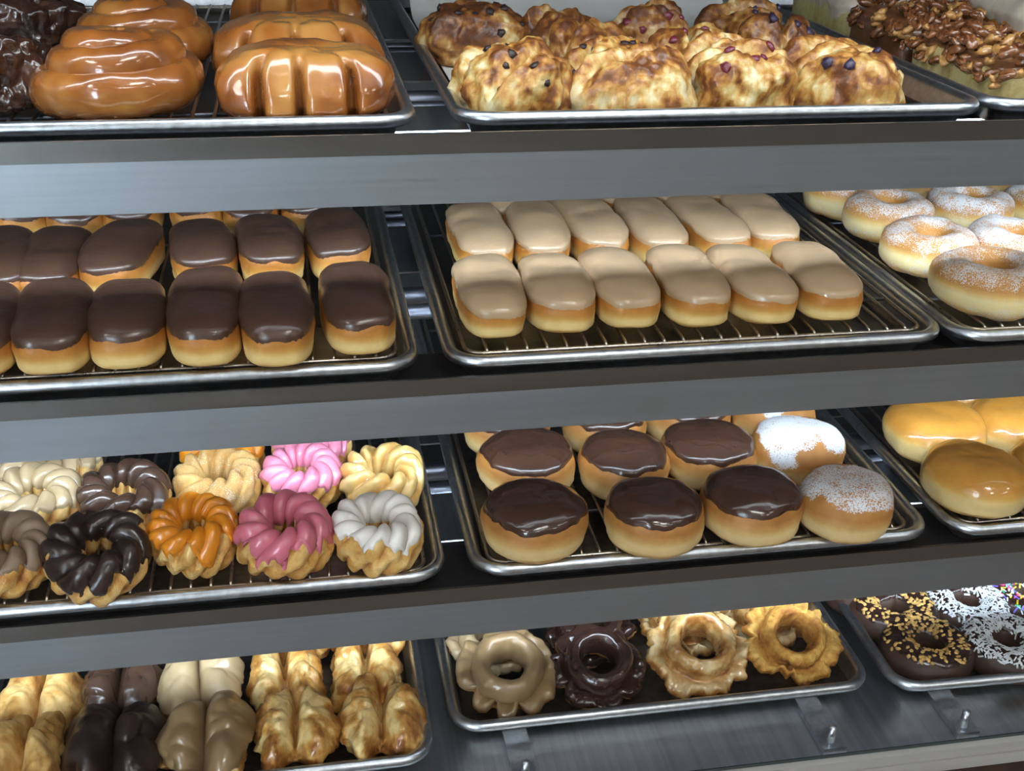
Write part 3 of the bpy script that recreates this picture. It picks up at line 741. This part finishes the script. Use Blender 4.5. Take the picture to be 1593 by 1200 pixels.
# ---------------------------------------------------------------- old-fashioned donuts
OFP = np.array([(.026, .0), (.044, .0), (.056, .001), (.0635, .007), (.0600, .0165), (.0520, .0175), (.0435, .0150), (.0425, .0250), (.0405, .0360), (.0340, .0415), (.0275, .0375), (.0238, .0260), (.0238, .0110)]) / .0625
def cr_closed(P, tt):
    n = len(P); x = (tt % 1.0) * n; i = np.floor(x).astype(int); f = (x - i)[..., None]
    p0, p1, p2, p3 = P[(i - 1) % n], P[i % n], P[(i + 1) % n], P[(i + 2) % n]
    return .5 * (2 * p1 + (p2 - p0) * f + (2 * p0 - 5 * p1 + 4 * p2 - p3) * f * f + (3 * p1 - p0 - 3 * p2 + p3) * f ** 3)
def old_fashioned(px, py, w, dough, icing, label, seed, tilt, rz=0, tray='M4', lift=0):
    h = .041; r = r_of(tray, px, py, w, h); loc, rot, _ = put(tray, px, py, h, tilt, r * 1.04, lift=lift, dep=r * 1.0, depx=r * .98)
    rn = random.Random(seed)
    cracks = [rn.uniform(0, 6.28) for _ in range(7)]; cw = [rn.uniform(.07, .15) for _ in cracks]; cd = [rn.uniform(.10, .28) for _ in cracks]
    def surf(U, T, fine=1.0):
        q = cr_closed(OFP, T); rho = q[..., 0]; z = q[..., 1] * r
        ring = np.stack([np.cos(U), np.sin(U), 0 * U], -1)
        wo = sm(rho, .70, .93)
        jag = .12 * fbm(ring * 2.1, seed, 2) + .05 * fine * fbm(ring * 7, seed + 3, 2)
        for a, b, c in zip(cracks, cw, cd):
            dd = (U - a + PI) % (2 * PI) - PI; jag = jag - c * np.exp(-(dd / b) ** 2)
        rho = rho * (1 + wo * jag); z = z * (1 + wo * .35 * fbm(ring * 3, seed + 9, 2))
        rho = rho * (1 + .04 * fbm(ring * 1.5, seed + 4, 2))
        P = np.stack([rho * np.cos(U) * r, rho * np.sin(U) * r, z], -1)
        nz = .0016 * fbm(P * 40, seed, 2) + .0012 * fine * fbm(P * 130, seed + 2, 2) + (.0010 if (dough == 'oldfash_plain' and not icing) else .0003) * fine * fbm(P * 300, seed + 5, 2)
        P = P + np.stack([np.cos(U) * nz, np.sin(U) * nz, .7 * nz], -1)
        P[..., 2] = np.maximum(P[..., 2], .0002)
        return P, q
    root = thing('old_fashioned_donut', label, 'donut', loc, (rot[0], rot[1], math.radians(rz)), 'old-fashioned donuts')
    nv, nu = 76, 230
    T, U = np.meshgrid(np.linspace(0, 1, nv, endpoint=False), np.linspace(0, 2 * PI, nu, endpoint=False), indexing='ij')
    P, q = surf(U, T)
    rho = q[..., 0]
    bk = np.clip(.30 + .40 * np.exp(-((rho - .69) / .03) ** 2) + .34 * np.exp(-((rho - .42) / .09) ** 2) + .35 * sm(rho, .95, 1.03) + .35 * fbm(P * 50, seed, 3) - .15 * sm(rho, .78, .88) * (1 - sm(rho, .9, 1.0)), 0, 1)
    # profile order runs counter-clockwise seen from +theta: outward normals
    f = grid_faces(nv, nu, True)
    mesh_obj('body', P.reshape(-1, 3), f, dough, root, {'bake': bk.ravel()})
    if icing:
        S = np.linspace(0, 1, 46)[:, None]; th_ = np.linspace(0, 2 * PI, nu, endpoint=False)
        ring = np.stack([np.cos(th_), np.sin(th_), 0 * th_], -1)
        t0 = 3.0 / 13 + .035 * fbm(ring * 3, seed + 8, 3); t1 = 12.75 / 13 + 0 * th_
        T2 = t0[None] + (t1 - t0)[None] * S; U2 = np.broadcast_to(th_[None], T2.shape)
        P2, _ = surf(U2, T2, .35); N = grid_norm(P2)
        e = np.minimum(sm(S, 0, .06), sm(1 - S, 0, .06))
        P2 = P2 + N * (.0019 * (e * 1.3 - .3))[..., None]
        mesh_obj('icing', P2.reshape(-1, 3), grid_faces(46, nu), icing, root)
    return root
for i, (x, y, w, dg, ic, lab, tl, rz, lf) in enumerate([
        (760, 992, 130, 'oldfash_glazed', 'icing_maple_pale', 'pale maple old-fashioned donut lying flat behind the tilted maple one', 6, 20, 0),
        (918, 972, 140, 'oldfash_glazed', 'icing_choc_old', 'chocolate old-fashioned donut lying flat behind the tilted chocolate one', 4, 60, 0),
        (1062, 960, 140, 'oldfash_glazed', None, 'glazed old-fashioned donut lying flat behind the tilted glazed one', 4, 130, 0),
        (1190, 946, 140, 'oldfash_glazed', None, 'glazed old-fashioned donut lying flat behind the plain brown one', 4, 220, 0),
        (788, 1050, 158, 'oldfash_plain', 'icing_maple_brown', 'maple-iced old-fashioned donut tilted against another beside the glass', 20, 10, 0),
        (936, 1042, 146, 'oldfash_plain', 'icing_choc_old', 'chocolate-coated old-fashioned donut tilted against another beside the glass', 20, 70, 0),
        (1097, 1020, 160, 'oldfash_glazed', None, 'clear-glazed old-fashioned donut tilted against another beside the glass', 22, 150, 0),
        (1245, 1008, 146, 'oldfash_plain', None, 'plain unglazed brown old-fashioned donut with crumbly edge', 28, 240, 0)]):
    old_fashioned(x, y, w, dg, ic, lab, 450 + i, tl, rz, lift=lf)

# ---------------------------------------------------------------- buttermilk bars
def butter_bar(px, py, w, dough, icing, label, seed, Lm=.098):
    h = .050; r = r_of('L4', px, py, w, h); loc, rot, _ = put('L4', px, py, h, dep=Lm * .5)
    rn = random.Random(seed); cx = rn.uniform(-.004, .004); slope = rn.uniform(-.12, .12)
    def dfm(P, zz):
        x = P[..., 0] - cx - slope * P[..., 1]; y = P[..., 1]; wt = sm(zz, -.75, .25)
        lx = np.clip(np.abs(x) / r, 0, 1); cut = .42 + .33 * sm(-y, -.01, Lm * .5)
        lobe = np.sqrt(np.clip(1 - ((lx - .50) / .58) ** 2, 0, 1))
        g = np.exp(-(x / (.004 + .006 * sm(-y, 0, Lm * .5))) ** 2)
        P = P.copy()
        P[..., 2] = P[..., 2] * (1 - cut * wt * (1 - lobe) * 1.5 - .30 * wt * g)
        P[..., 1] = y + np.where(y < 0, 1, -.6) * g * .020 * sm(np.abs(y), Lm * .2, Lm * .5)
        return P
    bl = Blob(r * .96, Lm / 2, h, n=2.4, e1=.66, e2=.88, noise=((.0105, 24), (.0060, 52), (.0022, 130)), seed=seed, deform=dfm)
    def bake(P, zz):
        x = P[..., 0] - cx
        return np.clip(.36 + .60 * fbm(P * 38, seed, 4, .6) + .35 * sm(-P[..., 1], .02, .05) * (np.abs(x) < .02) + .25 * sm(np.abs(x), r * .6, r) - .22 * np.exp(-((np.abs(x) - .011) / .008) ** 2) * sm(zz, .2, .8), 0, 1)
    if not icing:
        o = bl.body('buttermilk_bar', dough, None, nt=40, nu=150, bake=bake, sug=lambda P, zz: .5 + 0 * zz, loc=loc, rot=(0, 0, 0))
        return tag(o, label, 'pastry', 'buttermilk bars')
    root = thing('buttermilk_bar', label, 'pastry', loc, (0, 0, 0), 'buttermilk bars')
    bl.body('body', dough, root, nt=40, nu=150, bake=bake)
    bl.cap('icing', icing, root, zz0=-.05, wob=.45, th=.0034, nt=34, nu=150, wscale=1.6, smooth_noise=((.0105, 24), (.0045, 50)))
    return root
for i, (x, y, w, dg, ic, lab) in enumerate([
        (58, 1092, 128, 'butter_sugar', None, 'golden sugared buttermilk bar behind another sugared one'),
        (187, 1066, 122, 'butter_glazed', 'icing_choc_cruller', 'glossy brown chocolate buttermilk bar behind the dark matt one'),
        (311, 1062, 124, 'butter_glazed', 'icing_maple_pale', 'pale maple-iced buttermilk bar behind the darker maple one'),
        (447, 1060, 126, 'butter_glazed', None, 'glazed buttermilk bar in the second row, beside the maple ones'),
        (570, 1048, 116, 'butter_glazed', None, 'glazed buttermilk bar in the second row, by the tray wall'),
        (42, 1172, 124, 'butter_sugar', None, 'golden sugared buttermilk bar nearest the glass'),
        (175, 1163, 146, 'butter_glazed', 'icing_choc_dark', 'dark matt chocolate-iced buttermilk bar nearest the glass'),
        (320, 1152, 138, 'butter_glazed', 'icing_maple_brown', 'brownish maple-iced buttermilk bar nearest the glass'),
        (459, 1150, 130, 'butter_glazed', None, 'brown glazed buttermilk bar nearest the glass, beside the maple one'),
        (594, 1140, 134, 'butter_glazed', None, 'brown glazed buttermilk bar in the front tray corner')]):
    butter_bar(x, y, w, dg, ic, lab, 500 + i)
for i, (x, y, w, ic, lab) in enumerate([(455, 985, 120, None, 'glazed buttermilk bar in the third row, under the shelf rail, beside the maple ones'), (575, 975, 116, None, 'glazed buttermilk bar in the third row, under the shelf rail, by the tray wall')]):
    butter_bar(x, y, w, 'butter_glazed', ic, lab, 515 + i)

# ---------------------------------------------------------------- toppings scattered over a surface
ICO = np.array([(0, 0, 1), (.894, 0, .447), (.276, .851, .447), (-.724, .526, .447), (-.724, -.526, .447), (.276, -.851, .447), (.724, .526, -.447), (-.276, .851, -.447), (-.894, 0, -.447), (-.276, -.851, -.447), (.724, -.526, -.447), (0, 0, -1)])
ICF = [(0, 1, 2), (0, 2, 3), (0, 3, 4), (0, 4, 5), (0, 5, 1), (1, 6, 2), (2, 7, 3), (3, 8, 4), (4, 9, 5), (5, 10, 1), (6, 7, 2), (7, 8, 3), (8, 9, 4), (9, 10, 5), (10, 6, 1), (11, 7, 6), (11, 8, 7), (11, 9, 8), (11, 10, 9), (11, 6, 10)]
def basis(n, ang):
    n = n / np.linalg.norm(n); a = np.cross(n, [0, 0, 1.0] if abs(n[2]) < .9 else [1.0, 0, 0]); a /= np.linalg.norm(a); b = np.cross(n, a)
    return np.stack([a * math.cos(ang) + b * math.sin(ang), -a * math.sin(ang) + b * math.cos(ang), n], 1)
def scatter(name, mats, parent, pts, nrm, size, seed, kind='nut', lift=.3):
    rn = random.Random(seed); V, F, mi = [], [], []
    for p, n in zip(pts, nrm):
        sc = np.array(size) * np.array([rn.uniform(.7, 1.35), rn.uniform(.7, 1.2), rn.uniform(.7, 1.2)])
        n2 = n + np.array([rn.uniform(-.35, .35), rn.uniform(-.35, .35), rn.uniform(-.1, .3)])
        B = basis(n2, rn.uniform(0, 6.28)); b = len(V)
        if kind == 'nut':
            q = ICO * np.array([[rn.uniform(.75, 1.15)] for _ in range(12)]) * sc
            ff = ICF
        else:
            bend = rn.uniform(-.35, .35) if kind == 'flake' else 0
            q = np.array([(x, y + bend * x * x, z + (.2 * abs(x) if kind == 'flake' else 0)) for x in (-1, 0, 1) for y, z in ((-1, -1), (1, -1), (1, 1), (-1, 1))]) * sc
            ff = [(0, 1, 2, 3), (11, 10, 9, 8)] + [(4 * i + k, 4 * i + 4 + k, 4 * i + 4 + (k + 1) % 4, 4 * i + (k + 1) % 4) for i in (0, 1) for k in range(4)]
        q = q @ B.T + p + n * (size[2] * lift)
        V += q.tolist(); F += [[b + i for i in t] for t in ff]
        mi += [rn.randrange(len(mats))] * len(ff)
    o = mesh_obj(name, V, F, mats, parent, None, smooth=(kind == 'nut'))
    o.data.polygons.foreach_set('material_index', mi)
    o['kind'] = 'stuff'
    return o
def sample_ring(rg, n, v0, v1, seed, edge=.25):
    rs = np.random.RandomState(seed)
    U = rs.uniform(0, 2 * PI, n); V = rs.uniform(v0, v1, n) + edge * .5 * rs.normal(size=n)
    e = .01
    P, _ = rg(U, V); Pu, _ = rg(U + e, V); Pv, _ = rg(U, V + e)
    N = np.cross(Pu - P, Pv - P); N /= np.linalg.norm(N, axis=1)[:, None]
    return P, N
def choc_ring(px, py, w, top, label, seed, tilt=0):
    h = .036; r = r_of('R4', px, py, w, h); loc, rot, _ = put('R4', px, py, h, tilt, r * .8)
    root = thing('chocolate_cake_donut', label, 'donut', loc, rot, 'chocolate cake donuts')
    rg = Ring(r * .64, r * .37, h, e=.9, noise=((.0022, 24), (.0008, 70)), seed=seed)
    rg.body('body', 'choc_cake', root, nv=28, nu=84)
    rg.cap('icing', 'icing_choc_old', root, v0=.75, v1=2.6, wob=.2, th=.0010, nv=14, nu=84)
    if top == 'nuts':
        P, N = sample_ring(rg, 210, .85, 2.35, seed); scatter('chopped_nuts', ['peanut'], root, P, N, (.0032, .0026, .0018), seed)
    elif top == 'coconut':
        P, N = sample_ring(rg, 820, .72, 2.35, seed); scatter('coconut_flakes', ['coconut'], root, P, N, (.0026, .0009, .0004), seed, 'flake', 2.2)
    elif top == 'sprinkles':
        P, N = sample_ring(rg, 330, .65, 2.5, seed)
        scatter('sprinkles', ['sprinkle_pink', 'sprinkle_green', 'sprinkle_white', 'sprinkle_yellow', 'sprinkle_blue', 'sprinkle_aqua', 'sprinkle_white', 'sprinkle_pink'], root, P, N, (.0032, .0008, .0008), seed, 'rod', 1.2)
    return root
for i, (x, y, w, tp, lab) in enumerate([(1340, 918, 120, None, 'bare chocolate cake donut at the back by the tray edge'), (1388, 955, 136, 'nuts', 'chocolate cake donut with chopped nuts, behind the other nut one'),
                                        (1441, 1012, 140, 'nuts', 'chocolate cake donut with chopped nuts, closest to the glass'), (1502, 946, 128, 'coconut', 'chocolate cake donut with white coconut flakes, between nut and sprinkle donuts'),
                                        (1564, 1008, 140, 'coconut', 'chocolate cake donut with coconut flakes, closest to the glass'), (1592, 932, 126, 'sprinkles', 'chocolate cake donut covered in rainbow sprinkles'),
                                        (1450, 905, 120, None, 'bare chocolate cake donut in the back row, behind the coconut one'), (1560, 893, 118, 'sprinkles', 'chocolate cake donut with rainbow sprinkles under the shelf rail')]):
    choc_ring(x, y, w, tp, lab, 530 + i)
#SECTION-D

# ---------------------------------------------------------------- bear claws
def bear_claw(px, py, w, label, seed, rz=0, toes=(-.031, -.004, .026)):
    h = .056; r = r_of('L1', px, py, w, h); b = r * .76
    loc, rot, _ = put('L1', px, py, h, dep=b, depx=r * .93)
    rn = random.Random(seed); toes = [t * r / .066 + rn.uniform(-.003, .003) for t in toes]
    def dfm(P, zz):
        P = P.copy(); x, y = P[..., 0], P[..., 1]
        w_ = sm(-y, b * .25, b * .75)
        g = sum(np.exp(-((x - t * (1 + .25 * w_)) / .0036) ** 2) for t in toes)
        s = np.clip(g, 0, 1) * w_
        top = sm(zz, -.9, .2)
        P[..., 1] = y + s * .026 * sm(-y, b * .3, b)
        P[..., 2] = P[..., 2] * (1 - s * (.25 + .35 * sm(-y, b * .4, b)) * top)
        P[..., 2] *= 1 - .30 * sm(-y, b * .45, b) * top
        return P
    bl = Blob(r, b, h, n=2.9, e1=.60, e2=.78, noise=((.005, 16), (.0016, 50)), seed=seed, deform=dfm, waist=.36)
    def bake(P, zz): return np.clip(.40 + .42 * fbm(P * 20, seed, 3) + .3 * sm(-zz, .1, .8) - .12 * sm(zz, .4, .9), 0, 1)
    o = bl.body('bear_claw', 'claw_glazed', None, nt=48, nu=260, bake=bake, loc=loc, rot=(0, 0, math.radians(rz)))
    return tag(o, label, 'pastry', 'glazed bear claws')
bear_claw(478, 128, 272, 'glazed bear claw with four toes, closest to the glass', 600)
bear_claw(472, 72, 266, 'glazed bear claw in the middle, leaning between two others', 601, 4)
bear_claw(505, 14, 210, 'glazed bear claw farthest back of the three', 602, -4)

# ---------------------------------------------------------------- cinnamon rolls: a rope wound up in rising coils
def cinnamon_roll(px, py, w, label, seed, rz=0):
    h = .070; r = r_of('L1', px, py, w, .05); loc, rot, _ = put('L1', px, py, .064, dep=r)
    k = r / .066
    n, m_ = 400, 20
    s = np.linspace(0, 1.50, n); ph = s * 2 * PI * 2.05 + .5
    rc = np.where(s < 1, .0470 - .0190 * s, .0280 - .0245 * np.clip((s - 1) / .50, 0, 1)) * k; zc = (.0166 + .0320 * sm(s, -.15, 1.25)) * k
    ra = (.0190 - .0035 * s) * k * sm(s, -.03, .025); rb = (.0180 - .0040 * s) * k * sm(s, -.03, .025)
    A = np.linspace(0, 2 * PI, m_, endpoint=False)[None]
    ca, sa = np.sign(np.cos(A)) * np.abs(np.cos(A)) ** .85, np.sign(np.sin(A)) * np.abs(np.sin(A)) ** .85
    rho = rc[:, None] + ra[:, None] * ca; z = zc[:, None] + rb[:, None] * sa
    P = np.stack([rho * np.cos(ph)[:, None], rho * np.sin(ph)[:, None], z], -1)
    C = np.stack([(rc * np.cos(ph))[:, None] + 0 * A, (rc * np.sin(ph))[:, None] + 0 * A, zc[:, None] + 0 * A], -1)
    D = P - C; D /= np.maximum(np.linalg.norm(D, axis=-1, keepdims=True), 1e-9)
    P = P + D * (.0030 * fbm(P * 18, seed, 2) + .0009 * fbm(P * 60, seed + 4, 2))[..., None]
    P[..., 2] = np.maximum(P[..., 2], .0003)
    bk = np.clip(.42 + .40 * fbm(P * 22, seed, 3) + .25 * sm(-sa, .3, 1) + 0 * z, 0, 1)
    v = P.reshape(-1, 3).tolist(); f = [[i * m_ + j, i * m_ + (j + 1) % m_, (i + 1) * m_ + (j + 1) % m_, (i + 1) * m_ + j] for i in range(n - 1) for j in range(m_)]
    f += [list(range(m_))[::-1], [(n - 1) * m_ + j for j in range(m_)]]
    f = [q[::-1] for q in f]
    b = bk.ravel()
    # soft core under the coils
    core = Blob(.040 * k, .040 * k, .054 * k, n=2, e1=.7, e2=.8, noise=((.001, 30),), seed=seed)
    T, TH = np.meshgrid(np.linspace(0, 1, 14), np.linspace(0, 2 * PI, 40, endpoint=False), indexing='ij')
    cp, _ = core(T, TH); cv, cf, ca_ = poled(cp, {'bake': .5 + 0 * T}); o0 = len(v)
    v += cv.tolist(); f += [[o0 + i for i in q] for q in cf]; b = np.append(b, ca_['bake'])
    o = mesh_obj('cinnamon_roll', v, f, 'roll_glazed', None, {'bake': b}, loc=loc, rot=(0, 0, math.radians(rz)))
    return tag(o, label, 'pastry', 'glazed cinnamon rolls')
cinnamon_roll(186, 118, 276, 'glazed coiled cinnamon roll closest to the glass', 610, 75)
cinnamon_roll(222, 57, 236, 'darker glazed coiled cinnamon roll behind the front one', 611, 60)

# ---------------------------------------------------------------- chocolate fritters
def fritter(px, py, w, label, seed):
    h = .058; r = r_of('L1', px, py, w, h); loc, rot, _ = put('L1', px, py, h, dep=r * .85)
    bl = Blob(r, r * .85, h, n=2.2, e1=.65, e2=.8, noise=((.014, 26), (.007, 60), (.003, 130)), seed=seed)
    o = bl.body('chocolate_fritter', 'fritter_choc', None, nt=54, nu=150, bake=lambda P, zz: np.clip(.4 + .6 * fbm(P * 40, seed, 3), 0, 1), loc=loc)
    return tag(o, label, 'pastry', 'chocolate-glazed fritters')
fritter(-18, 112, 190, 'knobbly dark chocolate-glazed fritter beside the front cinnamon roll', 620)
fritter(52, 34, 150, 'knobbly dark chocolate-glazed fritter at the back, behind the other one', 621)

# ---------------------------------------------------------------- scones
def scone(px, py, w, hpx, mat, bits, label, seed, rz, pale=0.0):
    h = .060; r = 1.10 * r_of('M1', px, py, w, h); loc, rot, _ = put('M1', px, py, h, lift=.002, dep=r * .90, depx=r * .80)
    rn = random.Random(seed)
    root = thing('scone', label, 'scone', loc, (0, 0, math.radians(rz)), 'scones')
    ph = rn.uniform(0, 6)
    cr0, cr1 = rn.uniform(-.5, .5), rn.uniform(-.012, .012)
    def dfm(P, zz):
        P = P.copy(); x, y = P[..., 0], P[..., 1]
        d = x * math.sin(cr0) + y * math.cos(cr0) - cr1 + .007 * pnoise(P * 40, seed)
        P[..., 2] = P[..., 2] * (1 - .26 * np.exp(-(d / .006) ** 2) * sm(zz, -.5, .4))
        return P
    bl = Blob(r * .95, r * .80, h, n=2.3, e1=.72, e2=.85, noise=((.0090, 20), (.0045, 48), (.0018, 120)), seed=seed, deform=dfm, outline=lambda TH: 1 + .10 * np.cos(3 * TH + ph), waist=.34)
    def bake(P, zz):
        x, y = P[..., 0], P[..., 1]
        d = x * math.sin(cr0) + y * math.cos(cr0) - cr1
        return np.clip(.64 - pale + .62 * fbm(P * 34, seed, 3, .6) + .40 * fbm(P * 110, seed + 6, 3, .65) + .20 * sm(zz, .0, .7) - .22 * sm(-zz, .2, .8) - .42 * np.exp(-(d / .008) ** 2), 0, 1)
    bl.body('crumb', mat, root, nt=64, nu=170, bake=bake)
    if bits:
        matn, nm, cnt, sz = {'chip': ('chip', 'chocolate_chip', 9, .0048), 'cran': ('cranberry', 'cranberry', 6, .0055), 'blue': ('blueberry', 'blueberry', 4, .0062)}[bits]
        me = BITS[bits]
        rs = np.random.RandomState(seed)
        T = rs.uniform(.56, .84, cnt); TH = rs.uniform(PI * .95, PI * 2.05, cnt) - math.radians(rz)
        P, _ = bl(T, TH); Pu, _ = bl(T, TH + .02); Pt, _ = bl(T + .01, TH)
        N = np.cross(Pu - P, Pt - P); N /= np.linalg.norm(N, axis=1)[:, None]
        for p, nn in zip(P, N):
            o = link(nm, me, root)
            B = basis(nn, rn.uniform(0, 6)); s = sz * rn.uniform(.75, 1.2)
            mm = Matrix([[B[i][0] * s, B[i][1] * s * .8, B[i][2] * s * .6, p[i] - .0004 * nn[i]] for i in range(3)] + [[0, 0, 0, 1]])
            o.matrix_local = mm
    return root
BITS = {}
for kk, mm_ in (('chip', 'chip'), ('cran', 'cranberry'), ('blue', 'blueberry')):
    rs = np.random.RandomState(5)
    me = bpy.data.meshes.new(mm_); me.from_pydata((ICO * (1 + .18 * rs.normal(size=(12, 1)))).tolist(), [], ICF)
    me.polygons.foreach_set('use_smooth', [True] * 20); me.materials.append(M[mm_]); me.update(); BITS[kk] = me
for i, (x, y, w, hp, mt, bits, lab, rz, pale) in enumerate([
        (724, 52, 150, 100, 'scone_dough_dark', 'chip', 'tall brown scone standing apart at the back tray corner', 0, .05),
        (866, 57, 122, 60, 'scone_dough_dark', None, 'dark brown scone at the back of the chocolate-chip row', 30, .0),
        (908, 84, 128, 70, 'scone_dough_dark', None, 'brown scone second from the back of the chocolate-chip row', 50, .1),
        (952, 112, 136, 70, 'scone_dough', 'chip', 'golden chocolate-chip scone third from the back of its row', 40, .12),
        (766, 122, 136, 80, 'scone_dough', 'chip', 'pale chocolate-chip scone in the tray corner, behind another', 20, .25),
        (826, 150, 176, 75, 'scone_dough', 'chip', 'chocolate-chip scone with a pale split, at the tray rim', 10, .08),
        (1008, 150, 182, 80, 'scone_dough', None, 'golden scone with a pale crack, at the tray rim beside the cranberry one', 30, .16),
        (1012, 50, 118, 60, 'scone_dough_dark', 'cran', 'brown cranberry scone at the back of its row', 10, .1),
        (1066, 84, 126, 60, 'scone_dough', 'cran', 'golden cranberry scone second from the back of its row', 60, .10),
        (1124, 110, 140, 70, 'scone_dough', 'cran', 'pale cranberry scone third from the back of its row', 30, .18),
        (1188, 152, 180, 60, 'scone_dough', 'cran', 'pale cranberry scone with dark berries, at the tray rim', 0, .22),
        (1152, 44, 122, 60, 'scone_dough_dark', 'blue', 'brown blueberry scone at the back of its row', 20, .0),
        (1204, 68, 126, 50, 'scone_dough_dark', 'blue', 'brown crusted blueberry scone second from the back of its row', 50, .1),
        (1282, 108, 138, 60, 'scone_dough', None, 'golden crusted scone behind the blueberry one at the rim', 30, .0),
        (1366, 145, 184, 70, 'scone_dough', 'blue', 'golden blueberry scone in the tray corner at the rim', 15, .14)]):
    scone(x, y, w, hp, mt, bits, lab, 650 + i, rz, pale)

# ---------------------------------------------------------------- coffee cakes
def pecan_mesh(seed):
    bl = Blob(.0052, .0098, .0082, n=2.2, e1=.7, e2=.8, noise=((.0012, 250),), seed=seed, flat=False,
              deform=lambda P, zz: np.concatenate([P[..., :2], (P[..., 2] - .0034 * np.exp(-(P[..., 0] / .0013) ** 2) * (zz > 0))[..., None]], -1))
    T, TH = np.meshgrid(np.linspace(0, 1, 7), np.linspace(0, 2 * PI, 12, endpoint=False), indexing='ij')
    P, _ = bl(T, TH); v, f, _ = poled(P, {'b': T})
    return v, f
PEC = []
for i in range(4):
    v, f = pecan_mesh(i)
    for mt in ('pecan_dark', 'pecan_light'):
        me = bpy.data.meshes.new('pecan'); me.from_pydata(v.tolist(), [], f); me.polygons.foreach_set('use_smooth', [True] * len(f)); me.materials.append(M[mt]); me.update(); PEC.append(me)
def cake(name, x0, x1, y0, y1, h, mat, label, seed, top=None, pecans=0, rz=-1.0):
    zb = zr(DECK[0] + .0016)
    root = thing(name, label, 'cake', ((x0 + x1) / 2, (y0 + y1) / 2, zb), (0, 0, math.radians(rz)), 'coffee cake pieces')
    a, b = (x1 - x0) / 2, (y1 - y0) / 2
    bl = Blob(a, b, h, n=7, e1=.24, e2=.34, noise=((.0030, 25), (.0014, 80)), seed=seed)
    bl.body('crumb', mat, root, nt=40, nu=130, bake=lambda P, zz: np.clip(.12 + .45 * fbm(P * 55, seed, 3) + .75 * sm(zz, .72, .98) + .45 * sm(-zz, .85, 1.0), 0, 1))
    if top == 'glaze':
        bl.cap('icing', 'icing_glaze', root, zz0=.30, wob=.5, th=.0022, nt=26, nu=130, wscale=3)
    if top == 'caramel':
        bl.cap('caramel', 'caramel_cake', root, zz0=.80, wob=.22, th=.0020, nt=26, nu=130, wscale=4)
    rn = random.Random(seed)
    for i in range(pecans):
        if i < pecans * .72:
            px_, py_, pz = rn.uniform(-a * .97, a * .97), rn.uniform(-b * .98, b * .98), h + rn.uniform(-.002, .009)
        elif i < pecans * .9:
            px_, py_, pz = -a + rn.uniform(-.004, .002), rn.uniform(-b, b), h - rn.uniform(.002, .020)
        else:
            px_, py_, pz = rn.uniform(-a, a), -b + rn.uniform(-.004, .002), h - rn.uniform(.002, .020)
        o = link('pecan', rn.choice(PEC if rn.random() < .6 else PEC[::2]), root, (px_, py_, pz), (rn.uniform(-.7, .7), rn.uniform(-.9, .9), rn.uniform(0, 6.28)))
        s = rn.uniform(.65, 1.15); o.scale = (s, s, s)
    return root
cake('pecan_coffee_cake', .606, .716, .936, 1.120, .044, 'cake_crumb', 'pale coffee cake heaped with glossy pecans, closest to the glass', 700, 'caramel', 190)
cake('pecan_coffee_cake', .608, .714, 1.128, 1.262, .050, 'caramel_cake', 'dark caramel-sided coffee cake topped with pecans', 701, 'caramel', 110)
cake('iced_coffee_cake', .611, .705, 1.275, 1.440, .056, 'cake_crumb', 'cream-coloured coffee cake slice with white glaze at the back', 702, 'glaze')
cake('iced_pastry', .722, .850, 1.095, 1.250, .074, 'claw_glazed', 'brown pastry streaked with white glaze behind the pecan cake', 703, 'glaze')
cake('iced_pastry', .705, .860, 1.262, 1.420, .072, 'claw_glazed', 'white-glazed pastry at the back of the coffee cake tray', 704, 'glaze')
cake('iced_pastry', .745, .875, .955, 1.085, .066, 'claw_glazed', 'white-glazed pastry beside the pecans, nearer the glass', 705, 'glaze')
cake('brown_pastry', .865, .985, 1.180, 1.420, .055, 'claw_glazed', 'plain brown pastry beyond the glazed ones', 706)
